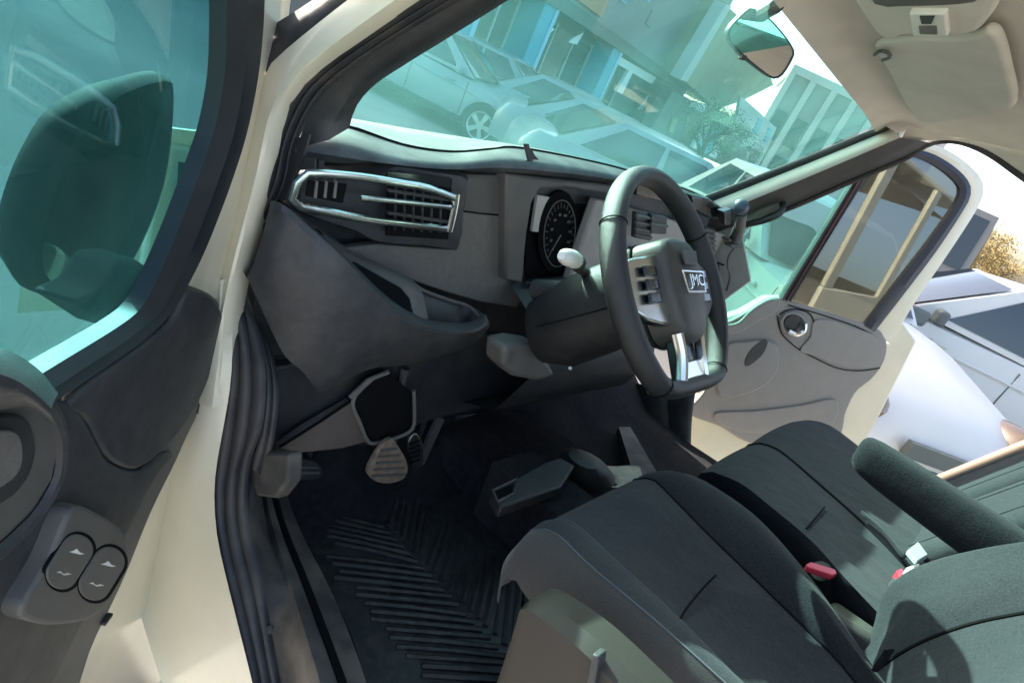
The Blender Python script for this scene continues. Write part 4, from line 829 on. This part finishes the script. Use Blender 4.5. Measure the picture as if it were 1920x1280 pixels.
def G(name, bm, m, parent=None, **k):
    return add(name, bm, M[m] if isinstance(m, str) else m, parent, **k)
# ground
bm = bmesh.new(); g = 60
vg = [[bm.verts.new((-1500+3000*i/2, -1500+3000*j/2, 0)) for j in range(3)] for i in range(3)]
for i in range(2):
    for j in range(2): bm.faces.new((vg[i][j], vg[i+1][j], vg[i+1][j+1], vg[i][j+1]))
tag(G('ground', bm, 'concrete', smooth=False), kind='structure')
# ---- shop building across the yard
def azd(px, py):
    d = AW[0]*((px-W/2)/F)-AW[1]*((py-H/2)/F)+AW[2]; return d
d0 = azd(1061, 7); FP = CW+d0*(21.0/math.hypot(d0.x, d0.y)); fa = R_(76); FE = Vector((math.sin(fa), math.cos(fa), 0)); FN = Vector((FE.y, -FE.x, 0))
def Fp(l, off=0.):
    out = []
    for a, b in l:
        d = azd(a, b); o = FP+FN*off; out.append(CW+d*((o-CW).dot(FN)/d.dot(FN)))
    return out
def Fpl(l, off, th=.12): return plate(Fp(l, off), -FN*th)
def sx(p): return (p-FP).dot(FE)
shop = bpy.data.objects.new('shop_building', None); COL.objects.link(shop); shop.location = (FP.x, FP.y, 0)
tag(shop, 'long shop building with blue pillars behind the parked silver cars', 'building')
def B(name, bm, m, **k):
    bmesh.ops.translate(bm, vec=-Vector((FP.x, FP.y, 0)), verts=bm.verts); return G(name, bm, m, shop, **k)
def fbox(s0, s1, z0, z1, dep, off=0.):
    bm = bmesh.new(); o = Vector((FP.x, FP.y, 0))+FN*off
    pts = [o+FE*s0+Vector((0, 0, z0)), o+FE*s1+Vector((0, 0, z0)), o+FE*s1+Vector((0, 0, z1)), o+FE*s0+Vector((0, 0, z1))]
    b_plate(bm, pts, -FN*dep); return bm
fz = FP.z
B('wall', fbox(-8, 9.6, 0, 3.2, 8, -.5), 'wall_dark')
B('upper_wall', fbox(-8, 9.6, 3.2, 8.4, 8, .25), 'wall_grey')
B('fascia', fbox(-8, 9.6, fz-.30, fz+.05, .3, .45), 'wall_dark')
B('upper_panel', fbox(-.1, 1.75, fz+.2, fz+2.6, .1, .36), 'wall_salmon')
rr = random.Random(8)
for i in range(9):
    s = 2.3+rr.random()*3.0; z = fz+.4+rr.random()*2.4
    B('wall_tile', fbox(s, s+.55, z, z+.5, .06, .30), ['wall_grey', 'blue_pale', 'wall_pale'][i % 3])
for i, s in enumerate((-7.6, -5.0, -1.6, 3.6)):
    B('pillar', fbox(s, s+.62, 0, fz-.3, .8, .35), 'blue_panel', bevel=.02)
    B('pillar_edge', fbox(s+.62, s+.80, 0, fz-.3, .5, .38), 'blue_pale')
for i, (a, b) in enumerate(((-6.8, -5.1), (-4.2, -1.7), (-.7, 3.5), (4.5, 7.0))):
    w = B('shop_window', fbox(a, b, .5, 2.7, .05, -.40), 'shop_glass')
    for k in range(4): 
        s = a+(b-a)*k/3; B('mullion', fbox(s-.04, s+.04, .3, 2.8, .08, -.36), 'wall_pale')
    B('window_sill', fbox(a, b, .3, .5, .2, -.30), 'wall_pale')
B('board', Fpl([(1164, 107), (1231, 146), (1222, 158), (1159, 121)], .1), 'sign_white')
B('board_post', Fpl([(1180, 132), (1187, 136), (1167, 177), (1156, 172)], .09), 'sign_white')
for l, m in (([(1000, 40), (1040, 55), (1022, 72), (992, 58)], 'sign_white'), ([(1075, 72), (1096, 60), (1082, 84), (1066, 80)], 'sign_white'), ([(1210, 190), (1218, 178), (1205, 206), (1198, 206)], 'sign_white'),
             ([(985, 70), (991, 66), (984, 98), (978, 96)], 'wall_olive'), ([(1106, 172), (1150, 196), (1148, 199), (1104, 175)], 'wall_olive')):
    B('notice', Fpl(l, .05, .06), m)
# end block of the building, olive wall with a pale corner fin
eb = bpy.data.objects.new('wall_block', None); COL.objects.link(eb); o = Fp([(1283, 150)], 1.4)[0]; eb.location = (o.x, o.y, 0)
tag(eb, 'olive wall block with a pale corner fin right of the blue pillars', 'building')
def EB(name, bm, m, **k):
    bmesh.ops.translate(bm, vec=-Vector((o.x, o.y, 0)), verts=bm.verts); return G(name, bm, m, eb, **k)
EB('wall', plate(Fp([(1284, 152), (1352, 40), (1366, 14), (1402, 46), (1440, 130), (1450, 160), (1390, 190), (1345, 205)], 1.4), -FN*5), 'wall_olive')
EB('corner_fin', plate(Fp([(1276, 150), (1362, 8), (1372, 12), (1288, 154)], 1.6), -FN*.5), 'wall_pale')
EB('shopfront', plate(Fp([(1262, 170), (1310, 195), (1345, 205), (1400, 235), (1400, 330), (1215, 250)], 1.0), -FN*.5), 'wall_dark')
for l in ([(1310, 193), (1328, 200), (1322, 212), (1304, 206)], [(1348, 212), (1366, 219), (1360, 230), (1344, 224)]):
    EB('wall_lamp', plate(Fp(l, 1.75), -FN*.3), 'sign_white')
EB('blue_sign', plate(Fp([(1337, 226), (1362, 236), (1330, 292), (1304, 280)], 1.85), -FN*.15), 'blue_panel')
EB('sign_edge', plate(Fp([(1331, 222), (1338, 225), (1305, 280), (1298, 277)], 1.9), -FN*.15), 'sign_white')
EB('sign_edge', plate(Fp([(1362, 236), (1372, 240), (1342, 298), (1330, 292)], 1.9), -FN*.15), 'sign_white')
for l in ([(1290, 216), (1312, 222), (1300, 268), (1282, 262)], [(1262, 220), (1272, 222), (1262, 250), (1254, 246)]):
    EB('shop_display', plate(Fp(l, 1.1), -FN*.1), 'wall_olive')
# white signboard with two lines of lettering
sg = bpy.data.objects.new('signboard', None); COL.objects.link(sg); q = Fp([(1400, 300)], 3.0)[0]; sg.location = (q.x, q.y, 0)
tag(sg, 'white roadside signboard with dark lettering seen through the right of the windscreen', 'sign')
def SG(name, bm, m, **k):
    bmesh.ops.translate(bm, vec=-Vector((q.x, q.y, 0)), verts=bm.verts); return G(name, bm, m, sg, **k)
SG('board', plate(Fp([(1389, 180), (1456, 240), (1434, 290), (1396, 270), (1352, 232), (1384, 215)], 3.0), -FN*.15), 'wall_pale')
SG('board_post', plate(Fp([(1434, 285), (1446, 262), (1404, 350), (1394, 345)], 2.9), -FN*.15), 'wall_pale')
rr = random.Random(5)
for row, (x0, y0, x1, y1) in enumerate(((1412, 222, 1424, 248), (1430, 240, 1440, 262))):
    for k in range(4):
        t = k/3; cx = x0+(x1-x0)*0+ (-10*t if row == 0 else -8*t)+12; cy = y0+22*t
        SG('lettering', plate(Fp([(cx, cy), (cx+7, cy+4), (cx+5, cy+8), (cx-2, cy+4)], 3.05), -FN*.04), 'blue_panel')
SG('lower_panel', plate(Fp([(1375, 240), (1420, 275), (1412, 290), (1365, 255)], 2.9), -FN*.1), 'wall_grey')
# ---- tall blocks to the right
def block(px, dist, wdt, dep, h, label, m, az_, nst, name='apartment_block', sm='shop_glass'):
    d = azd(*px); p = CW+d*(dist/math.hypot(d.x, d.y)); a = R_(az_)
    e = Vector((math.sin(a), math.cos(a), 0)); n = Vector((e.y, -e.x, 0))
    r = bpy.data.objects.new(name, None); COL.objects.link(r); r.location = (p.x, p.y, 0); r.rotation_euler.z = math.atan2(e.y, e.x); tag(r, label, 'building')
    bm = bmesh.new(); b_box(bm, (wdt/2, dep/2, h/2), wdt, dep, h); G('wall', bm, m, r)
    bm = bmesh.new(); b_box(bm, (wdt/2, dep/2, h+.3), wdt+.5, dep+.5, .6); G('roof', bm, 'wall_pale', r)
    me = None; bw = wdt/nst
    for i in range(nst):
        for k in range(int(h/3.2)):
            if me is None:
                bm = bmesh.new(); b_box(bm, (0, 0, 0), bw*.5, .2, 2.3); wob = G('window', bm, sm, r); me = wob.data
            else: wob = bpy.data.objects.new('window', me); COL.objects.link(wob); wob.parent = r
            wob.location = (bw*(i+.5), -.06, 1.8+3.2*k)
        bm = bmesh.new(); b_box(bm, (bw*i, -.1, h/2), .5, .5, h); G('pier', bm, 'wall_pale', r)
    return r
block((1392, 300), 60, 9, 14, 9, 'tall pale block with vertical window bands right of the signboard', 'wall_grey', 152, 5)
block((1515, 330), 95, 12, 18, 16, 'higher pale tower standing behind the block with window bands', 'wall_pale', 156, 5)
block((700, 60), 36, 20, 10, 7, 'pink plastered house glimpsed above the driver door hinge', 'wall_tan', 30, 5, name='house')
block((-150, 0), 24, 26, 8, 9, 'grey building seen through the tinted driver door window', 'wall_grey', 105, 7)
# ---- parked cars
def car(name, label, cat, pos, heading, paint, L=4.5, Wd=1.78, Ht=1.46, nose=1.05, van_=False, group=None, lampm='lamp', belt=.95, cab=0.):
    r = bpy.data.objects.new(name, None); COL.objects.link(r); r.location = pos; r.rotation_euler.z = heading; tag(r, label, cat, group)
    hw = Wd/2; h = Ht; f = L/2
    if van_: prof = [(-f, .95), (-f+.05, 1.05), (f-1.45, 1.08), (f-.9, 1.02), (f-.35, .88), (f-.05, .72), (f, .5)]
    else: prof = [(-f, .80), (-f+.08, .98), (-f+.5, 1.0), (0, .96), (f-1.25, .93), (f-.5, .80), (f-.12, .66), (f, .48)]
    xs = [p[0] for p in prof]
    def top(x):
        for (a, b), (c, d) in zip(prof, prof[1:]):
            if x <= c: return b+(d-b)*(x-a)/(c-a)
        return prof[-1][1]
    st = [-f+L*i/26 for i in range(27)]; rows = []
    for x in st:
        e = min(1, (f-abs(x))/.55); wv = hw*(.80+.20*math.sqrt(max(0, 1-(1-e)**2))); zt = top(x); zb = .24+(.12 if abs(x) > f-.3 else 0)
        half = [(wv*.92, zb), (wv*.985, zb+.12), (wv, zb+(zt-zb)*.5), (wv*.975, zb+(zt-zb)*.78), (wv*.93, zt-.03), (wv*.82, zt), (wv*.4, zt+.025), (0, zt+.03)]
        rows.append([Vector((x, y, z)) for y, z in half]+[Vector((x, -y, z)) for y, z in half[-2::-1]])
    if belt > 1:
        for rw in rows:
            for q_ in rw: q_.z = .24+(q_.z-.24)*(belt-.24)/.78
    bd = G('body', loft(rows, False, True), paint, r, ang=50)
    # greenhouse
    if van_: gh = [(-f+.05, -f+.15), (f-1.35, f-2.25)]
    else: gh = [(-f+.35, -f+1.15), (f-1.25-cab, f-2.05-cab)]
    zb_ = belt; zr = h; wb_ = hw*.92; wt = hw*.80
    def gp(u, v, s, off=0.):                     # u along, v up
        x0 = gh[0][0]+(gh[0][1]-gh[0][0])*v; x1 = gh[1][0]+(gh[1][1]-gh[1][0])*v
        y = wb_+(wt-wb_)*v**1.3+off; return Vector((x0+(x1-x0)*u, s*y, zb_+(zr-zb_)*v))
    rows = []
    for i in range(7):
        v = i/6
        rows.append([gp(u/12, v, 1) for u in range(13)]+[gp(1-u/12, v, -1) for u in range(13)])
    ro = rows[-1]; bm = loft(rows, True)
    G('cabin', bm, paint, r, ang=50)
    rows = [[Vector((gp(u/12, 1, 1).x, wt*c, zr+.05*(1-c*c)*min(1, min(u, 12-u)/2))) for c in (-1, -.6, 0, .6, 1)] for u in range(13)]
    G('roof', loft(rows), paint, r)
    for s in (-1, 1):
        for a, b in ((.08, .36), (.39, .66), (.69, .93)) if van_ else ((.10, .48), (.52, .90)):
            w_ = G('window', loft([[gp(a+(b-a)*i/4, .10+.78*j/3, s, .008) for i in range(5)] for j in range(4)]), 'car_glass', r)
        bm = bmesh.new(); b_box(bm, (gh[1][0]-.25, s*(hw+.09), 1.0), .10, .20, .13); G('door_mirror', bm, 'wall_dark' if paint == 'car_white' else paint, r, bevel=.03, seg=3)
        for x in (-f+.85, f-.85):
            bm = bmesh.new(); b_disc(bm, (x, s*(hw-.20), .32), .32, (0, s, 0), .21, 28); w_ = G('wheel', bm, 'tyre', r, bevel=.03)
            bm = bmesh.new(); b_disc(bm, (x, s*(hw+.012), .32), .07, (0, s, 0), .014, 12)
            for k in range(5):
                a_ = k*math.tau/5; c_ = Vector((x, s*(hw+.014), .32)); e_ = Vector((math.cos(a_), 0, math.sin(a_))); p_ = Vector((-math.sin(a_), 0, math.cos(a_))); b_plate(bm, [c_+e_*.05-p_*.03, c_+e_*.22-p_*.045, c_+e_*.22+p_*.045, c_+e_*.05+p_*.03], (0, -s*.01, 0))
            b_tube(bm, [Vector((x+math.cos(k*math.tau/24)*.225, s*(hw+.012), .32+math.sin(k*math.tau/24)*.225)) for k in range(24)], .016, 5, closed=True); G('rim', bm, 'alloy', w_)
            bm = bmesh.new(); n_ = [Vector((x+math.cos(math.pi*k/14)*.39, s*(hw+.004), .32+math.sin(math.pi*k/14)*.39)) for k in range(15)]+[Vector((x-.39, s*(hw+.004), .22)), Vector((x+.39, s*(hw+.004), .22))]
            b_plate(bm, n_, (0, -s*.1, 0)); G('wheel_arch', bm, 'tyre', r)
            bm = bmesh.new(); b_tube(bm, [Vector((x+math.cos(math.pi*k/14)*.40, s*(hw+.0), .32+math.sin(math.pi*k/14)*.40)) for k in range(15)], .022, 6); G('arch_lip', bm, paint, r)
        b_t = bmesh.new(); b_tube(b_t, [Vector((x_, s*(hw*.985+.006), top(x_)*.72+.07)) for x_ in [-f+.5+(L-1.0)*k/8 for k in range(9)]], .012, 5); G('side_moulding', b_t, paint, r)
        for hx_ in (-.35, .62):
            b_t = bmesh.new(); b_box(b_t, (hx_, s*(hw*.98+.012), .80), .17, .03, .03); G('door_handle', b_t, paint, r, bevel=.008)
        for hx_ in (-1.05, -.12, .95):
            b_t = bmesh.new(); b_tube(b_t, [Vector((hx_, s*(hw+.004), .34)), Vector((hx_, s*(hw+.003), .62)), Vector((hx_-.02, s*(hw*.955+.004), .88))], .005, 4); G('door_gap', b_t, 'tyre', r)
        b_t = bmesh.new(); b_box(b_t, (0, s*(hw-.03), .25), L-2.3, .08, .12); G('side_skirt', b_t, 'tyre', r, bevel=.02)
        bm = bmesh.new(); b_ball(bm, (f-.30, s*hw*.80, .66 if cab == 0 else .70), .25 if cab == 0 else .34, .16, .085 if cab == 0 else .12, u=18, v=10); G('headlight', bm, lampm, r)
    G('windscreen', loft([[Vector((gh[1][0]+(gh[1][1]-gh[1][0])*v+.02+.10*(1-c*c), c*(wb_+(wt-wb_)*v)*.93, zb_+(zr-zb_)*v+.01)) for c in (-1, -.5, 0, .5, 1)] for v in (.05, .35, .65, .93)]), 'car_glass', r)
    G('rear_window', loft([[Vector((gh[0][0]+(gh[0][1]-gh[0][0])*v-.02, c*(wb_+(wt-wb_)*v)*.9, zb_+(zr-zb_)*v+.01)) for c in (-1, 0, 1)] for v in (.12, .5, .9)]), 'car_glass', r)
    bm = bmesh.new(); b_box(bm, (f-.005, 0, .40), .06, Wd*.55, .16); G('grille', bm, 'wall_dark', r)
    bm = bmesh.new(); b_box(bm, (f+.012, 0, .56), .05, Wd*.42, .09); G('grille', bm, 'wall_dark', r)
    return r
def onground(px, py):
    v = UW(px, py); return (v.x, v.y, 0)
hd = lambda azm: math.pi/2-R_(azm)
GR = 'silver cars parked in a row in front of the shops'
cars = [((930, 200), 15.6, 156, 'car_silver', 'silver car with all of its front in view, second from the left pillar', 1.46),
        ((808, 165), 12.6, 150, 'car_silver', 'silver car partly hidden by the left windscreen pillar, nearest to it', 1.48),
        ((1085, 250), 13.6, 140, 'car_silver', 'silver car in front of the wide blue pillar', 1.46),
        ((1165, 290), 11.4, 134, 'car_silver', 'silver car in front of the white T-shaped board', 1.44),
        ((1250, 330), 9.5, 128, 'car_silver', 'silver car below the narrow pale blue pillar', 1.46)]
for (px, py), dist_, a, p_, lb, ht in cars:
    v_ = UW(px, py, dist=dist_); car('parked_car', lb, 'car', (v_.x, v_.y, 0), hd(a), p_, Ht=ht, group=GR if p_ == 'car_silver' else None)
def bumper(px, py): pass
# beside the van on the passenger side
c1_ = car('parked_car', 'white car parked close beside the open passenger door, bronze headlight at the right edge', 'car', (4.6, 1.25, 0), hd(218), 'car_white', L=4.4, Wd=1.85, Ht=1.46, lampm='lamp_bronze', cab=.5)
c1_.scale = (1, 1, 1.14)
az_ = R_(86.5); c2_ = car('parked_car', 'white car with dark windows behind the nearer white car on the right', 'car', (CW.x+8.6*math.sin(az_), CW.y+8.6*math.cos(az_), 0), hd(335), 'car_white', L=4.6, Ht=1.46)
c2_.scale = (1, 1, 1.18)
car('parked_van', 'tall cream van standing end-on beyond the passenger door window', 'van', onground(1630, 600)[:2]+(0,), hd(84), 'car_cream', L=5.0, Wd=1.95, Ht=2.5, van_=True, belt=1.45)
# trees far right
def tree(px, dist, h, label, m):
    d = azd(*px); p = CW+d*(dist/math.hypot(d.x, d.y)); r = bpy.data.objects.new('tree', None); COL.objects.link(r); r.location = (p.x, p.y, 0); tag(r, label, 'tree', 'brown-leaved trees on the right' if m == 'brown_leaf' else None)
    bm = bmesh.new(); b_tube(bm, [Vector((0, 0, 0)), Vector((.1, 0, h*.35)), Vector((0, .1, h*.7))], [.16, .11, .04], 8)
    for k in range(6):
        a = k*1.05; z = h*(.3+.06*k); b_tube(bm, [Vector((0, 0, z)), Vector((math.cos(a)*h*.16, math.sin(a)*h*.16, z+h*.12)), Vector((math.cos(a)*h*.28, math.sin(a)*h*.28, z+h*.22))], [.06, .04, .015], 5)
    G('trunk', bm, 'bark', r)
    bm = bmesh.new(); rn = random.Random(int(px[0]))
    cl = [(rn.gauss(0, h*.17), rn.gauss(0, h*.17), h*(.55+rn.random()*.38)) for _ in range(26)]
    for i in range(5200):
        c = rn.choice(cl); q_ = Vector((c[0]+rn.gauss(0, h*.06), c[1]+rn.gauss(0, h*.06), c[2]+rn.gauss(0, h*.05)))
        a = Vector((rn.gauss(0, 1), rn.gauss(0, 1), rn.gauss(0, 1))).normalized(); b = a.orthogonal().normalized(); s = h*.011*(.6+rn.random())
        bm.faces.new([bm.verts.new(q_+a*s), bm.verts.new(q_+b*s*.6), bm.verts.new(q_-a*s), bm.verts.new(q_-b*s*.6)])
    G('crown', bm, m, r, smooth=False)
tree((1770, 520), 30, 3.4, 'brown-leaved tree just above the white saloon, left one', 'brown_leaf')
tree((1835, 540), 33, 3.0, 'brown-leaved tree above the white saloon, right one', 'brown_leaf')
tree((1290, 330), 24, 3.0, 'small leafy tree in front of the olive wall block', 'green_leaf')
